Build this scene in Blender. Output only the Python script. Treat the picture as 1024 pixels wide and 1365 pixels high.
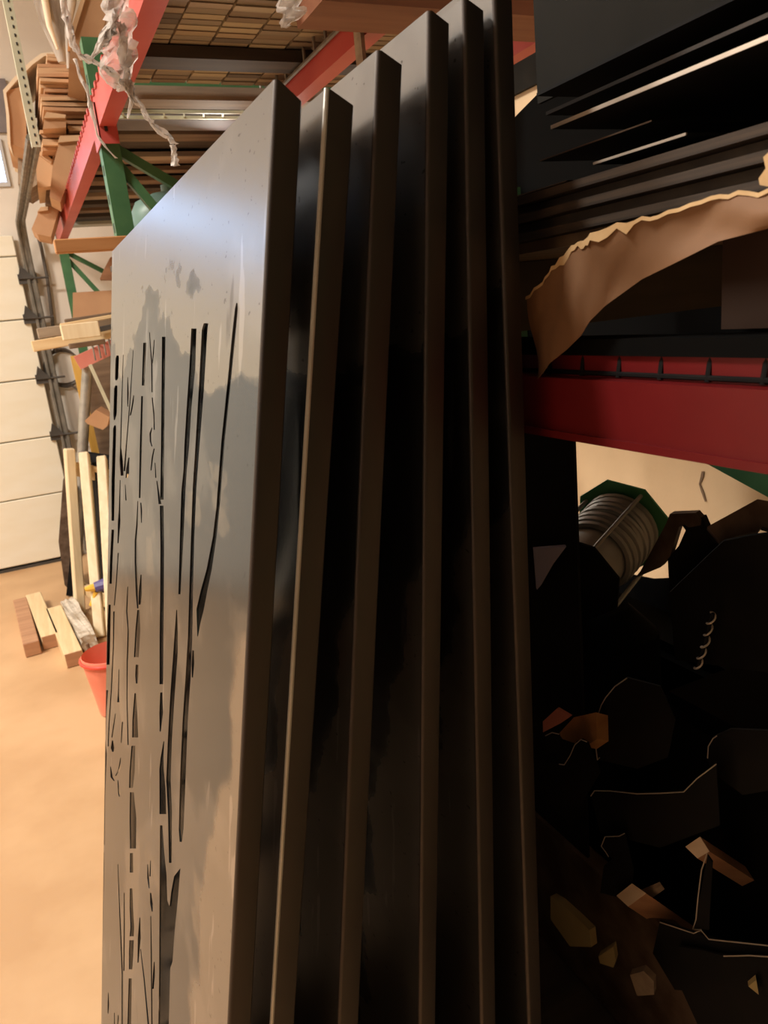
import bpy, bmesh, math, random
from mathutils import Vector, Matrix
from mathutils.geometry import delaunay_2d_cdt

S = bpy.context.scene
for o in list(bpy.data.objects):
    bpy.data.objects.remove(o)
COL = S.collection
R = random.Random(7)

# ------------------------------------------------------------------ camera
cd = bpy.data.cameras.new('camera')
cam = bpy.data.objects.new('camera', cd)
COL.objects.link(cam)
cd.sensor_fit = 'VERTICAL'
cd.sensor_height = 36.0
cd.lens = 36.0 * 1000.0 / 1365.0
cd.clip_start = 0.02
cam.matrix_world = Matrix(((0.89909, 0.19813, -0.39037, 0.00000), (-0.42637, 0.19414, -0.88347, 0.00000), (-0.09926, 0.96076, 0.25903, 1.70000), (0, 0, 0, 1)))
cd.dof.use_dof = True
cd.dof.focus_distance = 1.0
cd.dof.aperture_fstop = 13.0
S.camera = cam

# ------------------------------------------------------------------ sky seen through the high windows, lamps, exposure
wd = bpy.data.worlds.new('world')
S.world = wd
wd.use_nodes = True
bg = wd.node_tree.nodes['Background']
bg.inputs['Color'].default_value = (0.50, 0.68, 1.0, 1)
bg.inputs['Strength'].default_value = 6.0
S.view_settings.view_transform = 'Standard'
S.view_settings.look = 'None'
S.view_settings.gamma = 1.0
S.view_settings.use_curve_mapping = False
S.view_settings.exposure = 0.0

def area(name, loc, target, sx, sy, power, col):
    l = bpy.data.lights.new(name, 'AREA')
    l.shape = 'RECTANGLE'
    l.size = sx
    l.size_y = sy
    l.energy = power
    l.color = col
    o = bpy.data.objects.new(name, l)
    COL.objects.link(o)
    o.location = loc
    o.rotation_euler = (Vector(target) - Vector(loc)).to_track_quat('-Z', 'Y').to_euler()
    return o
WARM = (1.0, 0.925, 0.82)
area('ceiling_lamp', (-2.6, 3.7, 4.55), (-2.6, 3.7, 0), 1.2, 0.3, 230, WARM)
area('ceiling_lamp', (-1.9, 1.3, 4.6), (-1.9, 1.6, 0), 1.2, 0.3, 150, WARM)
area('added_wall_light', (1.05, 3.35, 2.3), (1.7, 1.6, 1.0), 0.5, 0.12, 10, WARM)  # added unseen light behind the pans, brightens the right wall

# ------------------------------------------------------------------ materials
def mat(name, col, col2=None, rough=0.6, metal=0.0, scale=8.0, stretch=(1, 1, 1), detail=6, contrast=(0.35, 0.65),
        bump=0.0, bump_scale=60.0, rough2=None, alpha=None, spec=None, emit=None):
    m = bpy.data.materials.new(name)
    m.use_nodes = True
    nt = m.node_tree
    b = nt.nodes['Principled BSDF']
    b.inputs['Roughness'].default_value = rough
    b.inputs['Metallic'].default_value = metal
    if spec is not None:
        b.inputs['Specular IOR Level'].default_value = spec
    if emit is not None:
        b.inputs['Emission Color'].default_value = (*emit[:3], 1)
        b.inputs['Emission Strength'].default_value = emit[3]
    tc = nt.nodes.new('ShaderNodeTexCoord')
    mp = nt.nodes.new('ShaderNodeMapping')
    mp.inputs['Scale'].default_value = stretch
    nt.links.new(tc.outputs['Object'], mp.inputs['Vector'])
    nz = nt.nodes.new('ShaderNodeTexNoise')
    nz.inputs['Scale'].default_value = scale
    nz.inputs['Detail'].default_value = detail
    nt.links.new(mp.outputs['Vector'], nz.inputs['Vector'])
    rp = nt.nodes.new('ShaderNodeValToRGB')
    rp.color_ramp.elements[0].position = contrast[0]
    rp.color_ramp.elements[1].position = contrast[1]
    rp.color_ramp.elements[0].color = (*col, 1)
    rp.color_ramp.elements[1].color = (*(col2 or col), 1)
    nt.links.new(nz.outputs['Fac'], rp.inputs['Fac'])
    nt.links.new(rp.outputs['Color'], b.inputs['Base Color'])
    if rough2 is not None:
        mr = nt.nodes.new('ShaderNodeMapRange')
        mr.inputs['From Min'].default_value = contrast[0]
        mr.inputs['From Max'].default_value = contrast[1]
        mr.inputs['To Min'].default_value = rough
        mr.inputs['To Max'].default_value = rough2
        nt.links.new(nz.outputs['Fac'], mr.inputs['Value'])
        nt.links.new(mr.outputs['Result'], b.inputs['Roughness'])
    if bump:
        n2 = nt.nodes.new('ShaderNodeTexNoise')
        n2.inputs['Scale'].default_value = bump_scale
        n2.inputs['Detail'].default_value = 4
        nt.links.new(mp.outputs['Vector'], n2.inputs['Vector'])
        bp = nt.nodes.new('ShaderNodeBump')
        bp.inputs['Strength'].default_value = bump
        bp.inputs['Distance'].default_value = 0.01
        nt.links.new(n2.outputs['Fac'], bp.inputs['Height'])
        nt.links.new(bp.outputs['Normal'], b.inputs['Normal'])
    if alpha is not None:
        b.inputs['Alpha'].default_value = alpha
    return m

def srgb(r, g, b):
    f = lambda c: (c / 255 / 12.92) if c <= 10 else ((c / 255 + 0.055) / 1.055) ** 2.4
    return (f(r), f(g), f(b))

def steel_material():
    """hot rolled sheet: blue-grey mill scale, wiped to bare metal along its top and near margin, with streaks, specks, scratches"""
    m = bpy.data.materials.new('hot_rolled_steel')
    m.use_nodes = True
    nt = m.node_tree
    N, Lk = nt.nodes, nt.links
    b = N['Principled BSDF']
    b.inputs['Metallic'].default_value = 0.9
    tc = N.new('ShaderNodeTexCoord')
    sep = N.new('ShaderNodeSeparateXYZ')
    Lk.new(tc.outputs['Object'], sep.inputs[0])
    def noise(scale, stretch, detail=4):
        mp = N.new('ShaderNodeMapping')
        mp.inputs['Scale'].default_value = stretch
        Lk.new(tc.outputs['Object'], mp.inputs['Vector'])
        nz = N.new('ShaderNodeTexNoise')
        nz.inputs['Scale'].default_value = scale
        nz.inputs['Detail'].default_value = detail
        Lk.new(mp.outputs['Vector'], nz.inputs['Vector'])
        return nz.outputs['Fac']
    def math_(op, x, y, clamp=False):
        n = N.new('ShaderNodeMath')
        n.operation = op
        n.use_clamp = clamp
        for k, v in enumerate((x, y)):
            if isinstance(v, (int, float)):
                n.inputs[k].default_value = v
            else:
                Lk.new(v, n.inputs[k])
        return n.outputs[0]
    def step(v, lo, hi, amount=1.0):
        mr = N.new('ShaderNodeMapRange')
        mr.interpolation_type = 'SMOOTHSTEP'
        mr.inputs['From Min'].default_value = lo
        mr.inputs['From Max'].default_value = hi
        mr.inputs['To Max'].default_value = amount
        Lk.new(v, mr.inputs['Value'])
        return mr.outputs['Result']
    def mixc(f, A, B):
        mx = N.new('ShaderNodeMix')
        mx.data_type = 'RGBA'
        Lk.new(f, mx.inputs['Factor'])
        for k, v in (('A', A), ('B', B)):
            if isinstance(v, tuple):
                mx.inputs[k].default_value = (*v, 1)
            else:
                Lk.new(v, mx.inputs[k])
        return mx.outputs['Result']
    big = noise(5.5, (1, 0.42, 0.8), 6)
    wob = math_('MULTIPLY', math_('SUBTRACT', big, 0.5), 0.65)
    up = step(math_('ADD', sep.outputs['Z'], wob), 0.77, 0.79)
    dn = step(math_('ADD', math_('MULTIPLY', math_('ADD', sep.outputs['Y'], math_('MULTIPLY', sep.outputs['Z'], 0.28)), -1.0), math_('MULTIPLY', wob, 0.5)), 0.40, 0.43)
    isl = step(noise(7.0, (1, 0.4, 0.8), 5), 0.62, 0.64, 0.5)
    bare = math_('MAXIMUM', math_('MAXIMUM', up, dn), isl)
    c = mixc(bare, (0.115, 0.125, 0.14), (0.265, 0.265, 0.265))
    c = mixc(step(noise(9, (1, 0.4, 0.6), 5), 0.52, 0.60, 0.45), c, (0.36, 0.36, 0.36))
    c = mixc(step(noise(24, (1, 1.3, 0.22), 3), 0.67, 0.70, 0.6), c, (0.5, 0.5, 0.52))
    c = mixc(step(noise(150, (1, 0.6, 1), 2), 0.70, 0.74, 0.75), c, (0.03, 0.03, 0.03))
    c = mixc(step(noise(18, (1, 0.8, 0.25), 5), 0.70, 0.76, 0.6), c, (0.06, 0.06, 0.065))
    Lk.new(c, b.inputs['Base Color'])
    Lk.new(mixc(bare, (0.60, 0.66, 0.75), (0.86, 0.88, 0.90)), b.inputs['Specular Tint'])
    rr = N.new('ShaderNodeMapRange')
    rr.inputs['To Min'].default_value = 0.21
    rr.inputs['To Max'].default_value = 0.30
    Lk.new(bare, rr.inputs['Value'])
    Lk.new(rr.outputs['Result'], b.inputs['Roughness'])
    bp = N.new('ShaderNodeBump')
    bp.inputs['Strength'].default_value = 0.02
    bp.inputs['Distance'].default_value = 0.01
    Lk.new(noise(9, (1, 0.6, 0.6), 2), bp.inputs['Height'])
    Lk.new(bp.outputs['Normal'], b.inputs['Normal'])
    return m

M = {}
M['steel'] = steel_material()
M['steel_edge'] = mat('bare_folded_steel', (0.064, 0.057, 0.054), (0.098, 0.086, 0.08), rough=0.42, metal=0.85, scale=6, stretch=(1, 1, 0.4), rough2=0.5, bump=0.03)
M['dark_steel'] = mat('dark_steel', (0.025, 0.022, 0.02), (0.06, 0.05, 0.045), rough=0.5, metal=0.7, scale=9, rough2=0.4)
M['black_steel'] = mat('black_steel', (0.010, 0.010, 0.011), (0.018, 0.017, 0.017), rough=0.75, metal=0.1, scale=9, spec=0.12)
M['plate_dark'] = mat('dull_dark_plate', (0.010, 0.0095, 0.008), (0.02, 0.018, 0.015), rough=0.8, scale=5, spec=0.12)
M['bright_edge'] = mat('ground_steel_glint', (0.62, 0.54, 0.46), (0.78, 0.69, 0.6), rough=0.4, metal=0.35, scale=20)  # bare steel edges, with their glints lifted into the colour
M['red'] = mat('red_rack_paint', srgb(188, 72, 66), srgb(200, 90, 82), rough=0.42, scale=5, bump=0.02)
M['deep_red'] = mat('deep_red_rack_paint', srgb(104, 9, 13), srgb(116, 14, 18), rough=0.5, scale=5, bump=0.03)
M['green'] = mat('green_rack_paint', srgb(60, 108, 72), srgb(78, 126, 84), rough=0.5, scale=9)
M['galv'] = mat('galvanised_steel', srgb(150, 148, 142), srgb(178, 176, 168), rough=0.42, metal=0.45, scale=14)
M['track'] = mat('dull_track_steel', srgb(112, 108, 100), srgb(140, 134, 124), rough=0.5, metal=0.3, scale=14)
M['hinge'] = mat('dark_hinge', srgb(70, 66, 62), srgb(86, 82, 78), rough=0.5, metal=0.2)
M['strut'] = mat('slotted_strut', srgb(205, 205, 180), srgb(222, 220, 195), rough=0.5, metal=0.1)
M['glint'] = mat('edge_glint_steel', (0.62, 0.62, 0.58), (0.8, 0.8, 0.76), rough=0.42, metal=0.35, scale=30, stretch=(1, 1, 0.3))  # gleam of the bent edge put into the colour
M['hole'] = mat('hole_shadow', (0.03, 0.03, 0.03), rough=0.9)
M['door'] = mat('cream_door_paint', srgb(244, 236, 214), srgb(248, 242, 224), rough=0.45, scale=3, stretch=(1, 1, 3))
M['wall'] = mat('white_wall_paint', srgb(226, 216, 204), srgb(238, 230, 218), rough=0.85, scale=2, bump=0.05)
M['beige_wall'] = mat('beige_wall_paint', srgb(214, 188, 152), srgb(226, 200, 164), rough=0.85, scale=3, bump=0.05)
M['dim_wall'] = mat('darkened_wall', srgb(84, 76, 70), srgb(100, 92, 84), rough=0.9, scale=3)  # unseen near wall coloured dark so the folds reflect little light
M['ceil'] = mat('ceiling_panel', srgb(206, 198, 192), srgb(218, 210, 202), rough=0.8, scale=3)
M['header'] = mat('grey_header', srgb(128, 120, 122), srgb(142, 134, 134), rough=0.7)
M['floor'] = mat('sealed_concrete', srgb(194, 154, 112), srgb(210, 172, 130), rough=0.42, scale=2.2, detail=9, contrast=(0.38, 0.62), rough2=0.55, bump=0.04, bump_scale=18)
M['window_frame'] = mat('window_frame', srgb(205, 205, 205), rough=0.5)
M['pine'] = mat('pale_pine', srgb(228, 208, 170), srgb(240, 224, 190), rough=0.6, scale=5, stretch=(6, 6, 0.6))
M['pine_y'] = mat('pine_board', srgb(222, 194, 148), srgb(236, 212, 170), rough=0.6, scale=5, stretch=(8, 0.7, 8))
M['pine_x'] = mat('pine_offcut', srgb(222, 190, 142), srgb(238, 212, 168), rough=0.6, scale=5, stretch=(0.7, 8, 8))
M['grey_wood'] = mat('weathered_wood', srgb(140, 122, 104), srgb(168, 150, 128), rough=0.75, scale=5, stretch=(0.6, 6, 6))
M['orange_wood'] = mat('varnished_board', srgb(188, 132, 82), srgb(206, 152, 100), rough=0.5, scale=4, stretch=(0.7, 8, 8))
M['red_wood'] = mat('reddish_board', srgb(172, 126, 94), srgb(192, 146, 112), rough=0.6, scale=4, stretch=(0.6, 7, 7))
M['brown_wood'] = mat('old_brown_wood', srgb(110, 90, 72), srgb(134, 112, 90), rough=0.8, scale=5, stretch=(0.6, 6, 6))
M['dark_wood'] = mat('dark_wood', srgb(62, 55, 50), srgb(82, 73, 64), rough=0.8, scale=5, stretch=(0.6, 6, 6))
M['dark_ply'] = mat('dark_plywood_edges', srgb(44, 34, 26), srgb(68, 54, 42), rough=0.75, scale=5, stretch=(1, 1, 60), contrast=(0.4, 0.6))
M['end_grain'] = mat('sawn_end', srgb(232, 206, 178), srgb(242, 218, 192), rough=0.7, scale=30)
for k, (c1, c2) in enumerate([((152, 136, 114), (168, 150, 126)), ((122, 108, 92), (140, 124, 106)), ((98, 90, 84), (112, 104, 96)), ((166, 152, 128), (182, 168, 142)), ((134, 124, 110), (150, 138, 122))]):
    M['slat%d' % k] = mat('deck_wood', srgb(*c1), srgb(*c2), rough=0.75, scale=6, stretch=(0.8, 6, 6))
M['card'] = mat('cardboard', srgb(204, 166, 128), srgb(216, 180, 142), rough=0.85, scale=4)
M['card_d'] = mat('brown_cardboard', srgb(190, 146, 110), srgb(202, 160, 122), rough=0.85, scale=4)
M['card_p'] = mat('pale_cardboard', srgb(228, 206, 176), srgb(238, 220, 194), rough=0.7, scale=4)
M['kraft'] = mat('kraft_paper', srgb(118, 84, 56), srgb(136, 100, 70), rough=0.7, scale=5, bump=0.25, bump_scale=9)
M['kraft_torn'] = mat('torn_paper_edge', srgb(196, 162, 116), srgb(212, 180, 134), rough=0.8, scale=40)
M['dark_card'] = mat('dark_brown_card', srgb(50, 31, 20), srgb(60, 39, 26), rough=0.85, scale=4)
M['slung_timber'] = mat('reddish_timber', srgb(134, 86, 62), srgb(150, 102, 76), rough=0.65, scale=4, stretch=(0.6, 7, 7))
M['faded_red'] = mat('faded_red_paint', srgb(206, 122, 108), srgb(218, 138, 124), rough=0.6, scale=6)
M['tarp'] = mat('grey_tarp', srgb(128, 112, 96), srgb(196, 186, 174), rough=0.6, scale=6, stretch=(3, 3, 0.4), bump=0.1, bump_scale=8)
M['wrap'] = mat('clear_wrap', srgb(180, 168, 152), srgb(222, 214, 202), rough=0.2, scale=14, bump=0.5, bump_scale=30)
M['teal'] = mat('teal_plastic', srgb(92, 124, 116), srgb(106, 138, 128), rough=0.45, scale=6)
M['pale_plastic'] = mat('pale_plastic', srgb(180, 186, 176), rough=0.4)
M['red_plastic'] = mat('red_plastic', srgb(226, 62, 48), srgb(232, 84, 66), rough=0.35, scale=5)
M['pink_plastic'] = mat('faded_red_plastic', srgb(236, 128, 104), srgb(240, 146, 122), rough=0.4, scale=5)
M['purple'] = mat('violet_plastic', srgb(92, 84, 142), rough=0.4)
M['yellow'] = mat('yellow_plastic', srgb(238, 190, 70), rough=0.4)
M['cable'] = mat('dark_cable', srgb(92, 84, 76), rough=0.6)
M['yellow_wood'] = mat('yellow_board', srgb(206, 160, 72), srgb(220, 178, 92), rough=0.6, scale=5, stretch=(6, 6, 0.6))
M['reel_green'] = mat('green_reel_paint', srgb(92, 176, 116), srgb(104, 188, 128), rough=0.5, scale=8)
M['wire'] = mat('grey_wire', srgb(176, 174, 166), srgb(190, 188, 180), rough=0.5, metal=0.3, scale=20)
M['lilac'] = mat('lilac_card', srgb(214, 206, 230), srgb(222, 214, 236), rough=0.6)
M['pink_card'] = mat('pink_red_card', srgb(244, 150, 132), rough=0.6)
M['rusty'] = mat('rusty_steel', srgb(92, 72, 58), srgb(128, 108, 92), rough=0.6, metal=0.4, scale=20)
M['black_plastic'] = mat('black_plastic', (0.006, 0.006, 0.006), rough=0.9, spec=0.04)
M['olive'] = mat('yellowed_foam', srgb(176, 156, 106), srgb(190, 172, 122), rough=0.8)

def film_material(name, clear):
    m = bpy.data.materials.new(name)
    m.use_nodes = True
    nt = m.node_tree
    out = nt.nodes['Material Output']
    b = nt.nodes['Principled BSDF']
    b.inputs['Base Color'].default_value = (0.86, 0.82, 0.78, 1)
    b.inputs['Roughness'].default_value = 0.4
    tl = nt.nodes.new('ShaderNodeBsdfTranslucent')
    tl.inputs['Color'].default_value = (0.9, 0.86, 0.82, 1)
    tp = nt.nodes.new('ShaderNodeBsdfTransparent')
    m1 = nt.nodes.new('ShaderNodeMixShader')
    m1.inputs[0].default_value = 0.5
    nt.links.new(b.outputs[0], m1.inputs[1])
    nt.links.new(tl.outputs[0], m1.inputs[2])
    nz = nt.nodes.new('ShaderNodeTexNoise')
    nz.inputs['Scale'].default_value = 28
    tc = nt.nodes.new('ShaderNodeTexCoord')
    nt.links.new(tc.outputs['Object'], nz.inputs['Vector'])
    mr = nt.nodes.new('ShaderNodeMapRange')
    mr.inputs['From Min'].default_value = 0.35
    mr.inputs['From Max'].default_value = 0.65
    mr.inputs['To Min'].default_value = max(0.0, clear - 0.2)
    mr.inputs['To Max'].default_value = clear + 0.2
    nt.links.new(nz.outputs['Fac'], mr.inputs['Value'])
    m2 = nt.nodes.new('ShaderNodeMixShader')
    nt.links.new(mr.outputs['Result'], m2.inputs[0])
    nt.links.new(m1.outputs[0], m2.inputs[1])
    nt.links.new(tp.outputs[0], m2.inputs[2])
    nt.links.new(m2.outputs[0], out.inputs['Surface'])
    return m
M['film'] = film_material('stretch_film', 0.5)
M['film_thick'] = film_material('bunched_film', 0.12)

# ------------------------------------------------------------------ mesh helpers
class MB:
    def __init__(s):
        s.bm = bmesh.new()
    def box(s, lo, hi, rot=None, about=None):
        r = bmesh.ops.create_cube(s.bm, size=1)
        lo, hi = Vector(lo), Vector(hi)
        c, d = (lo + hi) / 2, hi - lo
        for v in r['verts']:
            v.co = Vector((v.co.x * d.x, v.co.y * d.y, v.co.z * d.z)) + c
        if rot:
            a = Vector(about) if about else c
            m = rot.to_matrix() if hasattr(rot, 'to_matrix') else rot
            for v in r['verts']:
                v.co = m @ (v.co - a) + a
        return s
    def bar(s, p, q, w, h, up=(0, 0, 1)):
        """rectangular bar from p to q, w across, h along the up direction"""
        p, q = Vector(p), Vector(q)
        d = (q - p).normalized()
        u = Vector(up) - d * d.dot(Vector(up))
        if u.length < 1e-4:
            u = Vector((1, 0, 0)) - d * d.x
        u.normalize()
        x = d.cross(u)
        vs = []
        for e in (p, q):
            for a, b in ((-1, -1), (1, -1), (1, 1), (-1, 1)):
                vs.append(s.bm.verts.new(e + x * (a * w / 2) + u * (b * h / 2)))
        for f in ((3, 2, 1, 0), (4, 5, 6, 7), (0, 1, 5, 4), (1, 2, 6, 5), (2, 3, 7, 6), (3, 0, 4, 7)):
            s.bm.faces.new([vs[i] for i in f])
        return s
    def tube(s, pts, r, n=8, closed=False):
        pts = [Vector(p) for p in pts]
        rings = []
        k = len(pts)
        ref = None
        for i, p in enumerate(pts):
            a = pts[(i - 1) % k] if closed or i else p
            b = pts[(i + 1) % k] if closed or i < k - 1 else p
            d = (b - a).normalized()
            if ref is None:
                ref = Vector((0, 0, 1)) if abs(d.z) < 0.9 else Vector((1, 0, 0))
            u = (ref - d * ref.dot(d)).normalized()
            ref = u
            x = d.cross(u)
            rr = r[i] if isinstance(r, (list, tuple)) else r
            rings.append([s.bm.verts.new(p + (u * math.cos(2 * math.pi * j / n) + x * math.sin(2 * math.pi * j / n)) * rr) for j in range(n)])
        m = k if closed else k - 1
        for i in range(m):
            A, B = rings[i], rings[(i + 1) % k]
            for j in range(n):
                s.bm.faces.new((A[j], A[(j + 1) % n], B[(j + 1) % n], B[j]))
        if not closed:
            s.bm.faces.new(rings[0][::-1])
            s.bm.faces.new(rings[-1])
        return s
    def prism(s, pts, vec):
        """polygon pts extruded along vec"""
        vec = Vector(vec)
        a = [s.bm.verts.new(Vector(p)) for p in pts]
        b = [s.bm.verts.new(Vector(p) + vec) for p in pts]
        s.bm.faces.new(a[::-1])
        s.bm.faces.new(b)
        n = len(a)
        for i in range(n):
            s.bm.faces.new((a[i], a[(i + 1) % n], b[(i + 1) % n], b[i]))
        return s
    def grid(s, rows, thick=None):
        """rows of points as a sheet; thick = vector added for the back side"""
        G = [[s.bm.verts.new(Vector(p)) for p in r] for r in rows]
        faces = []
        for i in range(len(G) - 1):
            for j in range(len(G[0]) - 1):
                faces.append(s.bm.faces.new((G[i][j], G[i][j + 1], G[i + 1][j + 1], G[i + 1][j])))
        if thick is not None:
            t = Vector(thick)
            H = [[s.bm.verts.new(v.co + t) for v in r] for r in G]
            for i in range(len(G) - 1):
                for j in range(len(G[0]) - 1):
                    s.bm.faces.new((H[i][j], H[i + 1][j], H[i + 1][j + 1], H[i][j + 1]))
            ring = [(0, j) for j in range(len(G[0]))] + [(i, len(G[0]) - 1) for i in range(1, len(G))] + \
                   [(len(G) - 1, j) for j in range(len(G[0]) - 2, -1, -1)] + [(i, 0) for i in range(len(G) - 2, 0, -1)]
            for k in range(len(ring)):
                a, b = ring[k], ring[(k + 1) % len(ring)]
                s.bm.faces.new((G[a[0]][a[1]], H[a[0]][a[1]], H[b[0]][b[1]], G[b[0]][b[1]]))
        return s
    def bevel(s, w=0.003, seg=1):
        bmesh.ops.bevel(s.bm, geom=s.bm.edges[:], offset=w, segments=seg, affect='EDGES', clamp_overlap=True)
        return s

def pt(name, mb, m, *kids, label=None, kind=None):
    return dict(name=name, bm=mb.bm if isinstance(mb, MB) else mb, m=m, kids=kids, label=label, kind=kind)

def _bounds(bms):
    lo, hi = Vector((1e9,) * 3), Vector((-1e9,) * 3)
    for bm in bms:
        for v in bm.verts:
            for i in range(3):
                lo[i] = min(lo[i], v.co[i])
                hi[i] = max(hi[i], v.co[i])
    return lo, hi

def _mesh_obj(p, origin, parent=None, parent_origin=None, smooth=False):
    bm = p['bm']
    bmesh.ops.recalc_face_normals(bm, faces=bm.faces[:])
    for v in bm.verts:
        v.co -= origin
    me = bpy.data.meshes.new(p['name'])
    bm.to_mesh(me)
    bm.free()
    me.materials.append(M[p['m']])
    o = bpy.data.objects.new(p['name'], me)
    COL.objects.link(o)
    o.location = origin - parent_origin if parent else origin
    if parent:
        o.parent = parent
    if p['label']:
        o['label'] = p['label']
    if p['kind']:
        o['kind'] = p['kind']
    return o

def thing(name, label, cat, parts, group=None, kind=None):
    allb = []
    for p in parts:
        allb.append(p['bm'])
        allb += [k['bm'] for k in p['kids']]
    lo, hi = _bounds(allb)
    base = Vector(((lo.x + hi.x) / 2, (lo.y + hi.y) / 2, lo.z))
    e = bpy.data.objects.new(name, None)
    COL.objects.link(e)
    e.empty_display_size = 0.1
    e.location = base
    if kind:
        e['kind'] = kind
    if label:
        e['label'] = label
        e['category'] = cat
    if group:
        e['group'] = group
    for p in parts:
        l, h = _bounds([p['bm']])
        og = (l + h) / 2
        o = _mesh_obj(p, og, e, base)
        for k in p['kids']:
            l2, h2 = _bounds([k['bm']])
            _mesh_obj(k, (l2 + h2) / 2, o, og)
    return e

def single(name, label, cat, mb, m, group=None):
    l, h = _bounds([mb.bm])
    og = Vector(((l.x + h.x) / 2, (l.y + h.y) / 2, l.z))
    o = _mesh_obj(pt(name, mb, m), og)
    o['label'] = label
    o['category'] = cat
    if group:
        o['group'] = group
    return o

def struct(name, mb, m, *kids):
    l, h = _bounds([mb.bm])
    og = (l + h) / 2
    o = _mesh_obj(pt(name, mb, m, kind='structure'), og)
    for k in kids:
        l2, h2 = _bounds([k['bm']])
        _mesh_obj(k, (l2 + h2) / 2, o, og)
    return o

def smooth(o, angle=40):
    for x in [o] + list(o.children_recursive):
        if x.type == 'MESH':
            for p in x.data.polygons:
                p.use_smooth = True
            x.data.set_sharp_from_angle(angle=math.radians(angle))
    return o

def box(lo, hi, rot=None, about=None):
    return MB().box(lo, hi, rot, about)
def bar(p, q, w, h, up=(0, 0, 1)):
    return MB().bar(p, q, w, h, up)
def tube(pts, r, n=8, closed=False):
    return MB().tube(pts, r, n, closed)
def prism(pts, vec):
    return MB().prism(pts, vec)
def rz(a):
    return Matrix.Rotation(math.radians(a), 3, 'Z')
def rx(a):
    return Matrix.Rotation(math.radians(a), 3, 'X')
def ry(a):
    return Matrix.Rotation(math.radians(a), 3, 'Y')
def ribbon(pts, widths, across, thick, sub=1):
    """sheet strip through pts, widths along the across vector"""
    A = Vector(across).normalized()
    mb = MB()
    rows = []
    for p, w in zip(pts, widths):
        p = Vector(p)
        rows.append([p - A * w / 2, p - A * w / 4, p, p + A * w / 4, p + A * w / 2])
    mb.grid(rows, thick)
    return mb

# ------------------------------------------------------------------ the setting
FW, LW, RW, NW, CH = 6.5, -5.0, 1.75, -3.5, 4.7
struct('floor', box((LW, NW, -0.1), (RW, FW, 0)), 'floor')
struct('ceiling', box((LW, NW, CH), (RW, FW, CH + 0.1)), 'ceil')
WX0, WX1, WZ0, WZ1 = -2.6, 0.14, 2.87, 3.13
w = MB()
w.box((LW, FW, 0), (RW, FW + 0.12, WZ0))
w.box((LW, FW, WZ1), (RW, FW + 0.12, CH))
w.box((LW, FW, WZ0), (WX0, FW + 0.12, WZ1))
w.box((WX1, FW, WZ0), (RW, FW + 0.12, WZ1))
struct('wall_back', w, 'wall')
struct('wall_left', box((LW - 0.1, NW, 0), (LW, FW, CH)), 'wall')
struct('wall_right', box((RW, NW, 0), (RW + 0.1, FW, CH)), 'beige_wall')
struct('wall_front', box((LW, NW - 0.1, 0), (RW, NW, CH)), 'dim_wall')
struct('trim_1', box((-0.4, FW - 0.03, 3.2), (0.27, FW, 3.55)), 'header')
f = MB()
f.box((WX0, FW - 0.02, WZ0 - 0.03), (WX1 + 0.02, FW + 0.06, WZ0))
f.box((WX0, FW - 0.02, WZ1), (WX1 + 0.02, FW + 0.06, WZ1 + 0.03))
f.box((WX1, FW - 0.02, WZ0), (WX1 + 0.02, FW + 0.06, WZ1))
for k in range(1, 4):
    x = WX0 + (WX1 - WX0) * k / 4
    f.box((x - 0.015, FW - 0.02, WZ0), (x + 0.015, FW + 0.06, WZ1))
gm = bpy.data.materials.new('window_glass')
gm.use_nodes = True
gb = gm.node_tree.nodes['Principled BSDF']
gb.inputs['Transmission Weight'].default_value = 1.0
gb.inputs['Roughness'].default_value = 0.0
gb.inputs['IOR'].default_value = 1.02
M['glass'] = gm
panes = []
for k in range(4):
    x0 = WX0 + (WX1 - WX0) * k / 4
    x1 = WX0 + (WX1 - WX0) * (k + 1) / 4
    panes.append(pt('pane', box((x0, FW + 0.02, WZ0), (x1, FW + 0.024, WZ1)), 'glass'))
struct('window_1', f, 'window_frame', *panes)

# garage door: five sections with recessed joints, rubber strip and hinges
DX0, DX1 = -3.4, 0.10
joints = [0.03, 0.557, 1.007, 1.457, 1.90, 2.35, 2.5]
secs = [pt('section', box((DX0, FW - 0.075, a + 0.004), (DX1, FW - 0.03, b - 0.004)).bevel(0.006), 'door') for a, b in zip(joints, joints[1:])]
hg = []
for (x, z) in [(0.124, 2.185), (0.101, 1.899), (0.095, 1.45), (0.11, 1.009)]:
    h = MB()
    h.box((x - 0.05, FW - 0.1, z - 0.035), (x + 0.08, FW - 0.075, z + 0.035))
    h.prism([(x - 0.05, FW - 0.1, z), (x - 0.02, FW - 0.1, z + 0.10), (x + 0.06, FW - 0.1, z)], (0, -0.02, 0))
    h.tube([(x + 0.03, FW - 0.11, z), (x + 0.16, FW - 0.11, z)], 0.008)
    hg.append(pt('hinge', h, 'hinge'))
struct('door_1', box((DX0, FW - 0.08, 0.0), (DX1, FW - 0.03, 0.02)), 'hinge', *secs, *hg)

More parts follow.
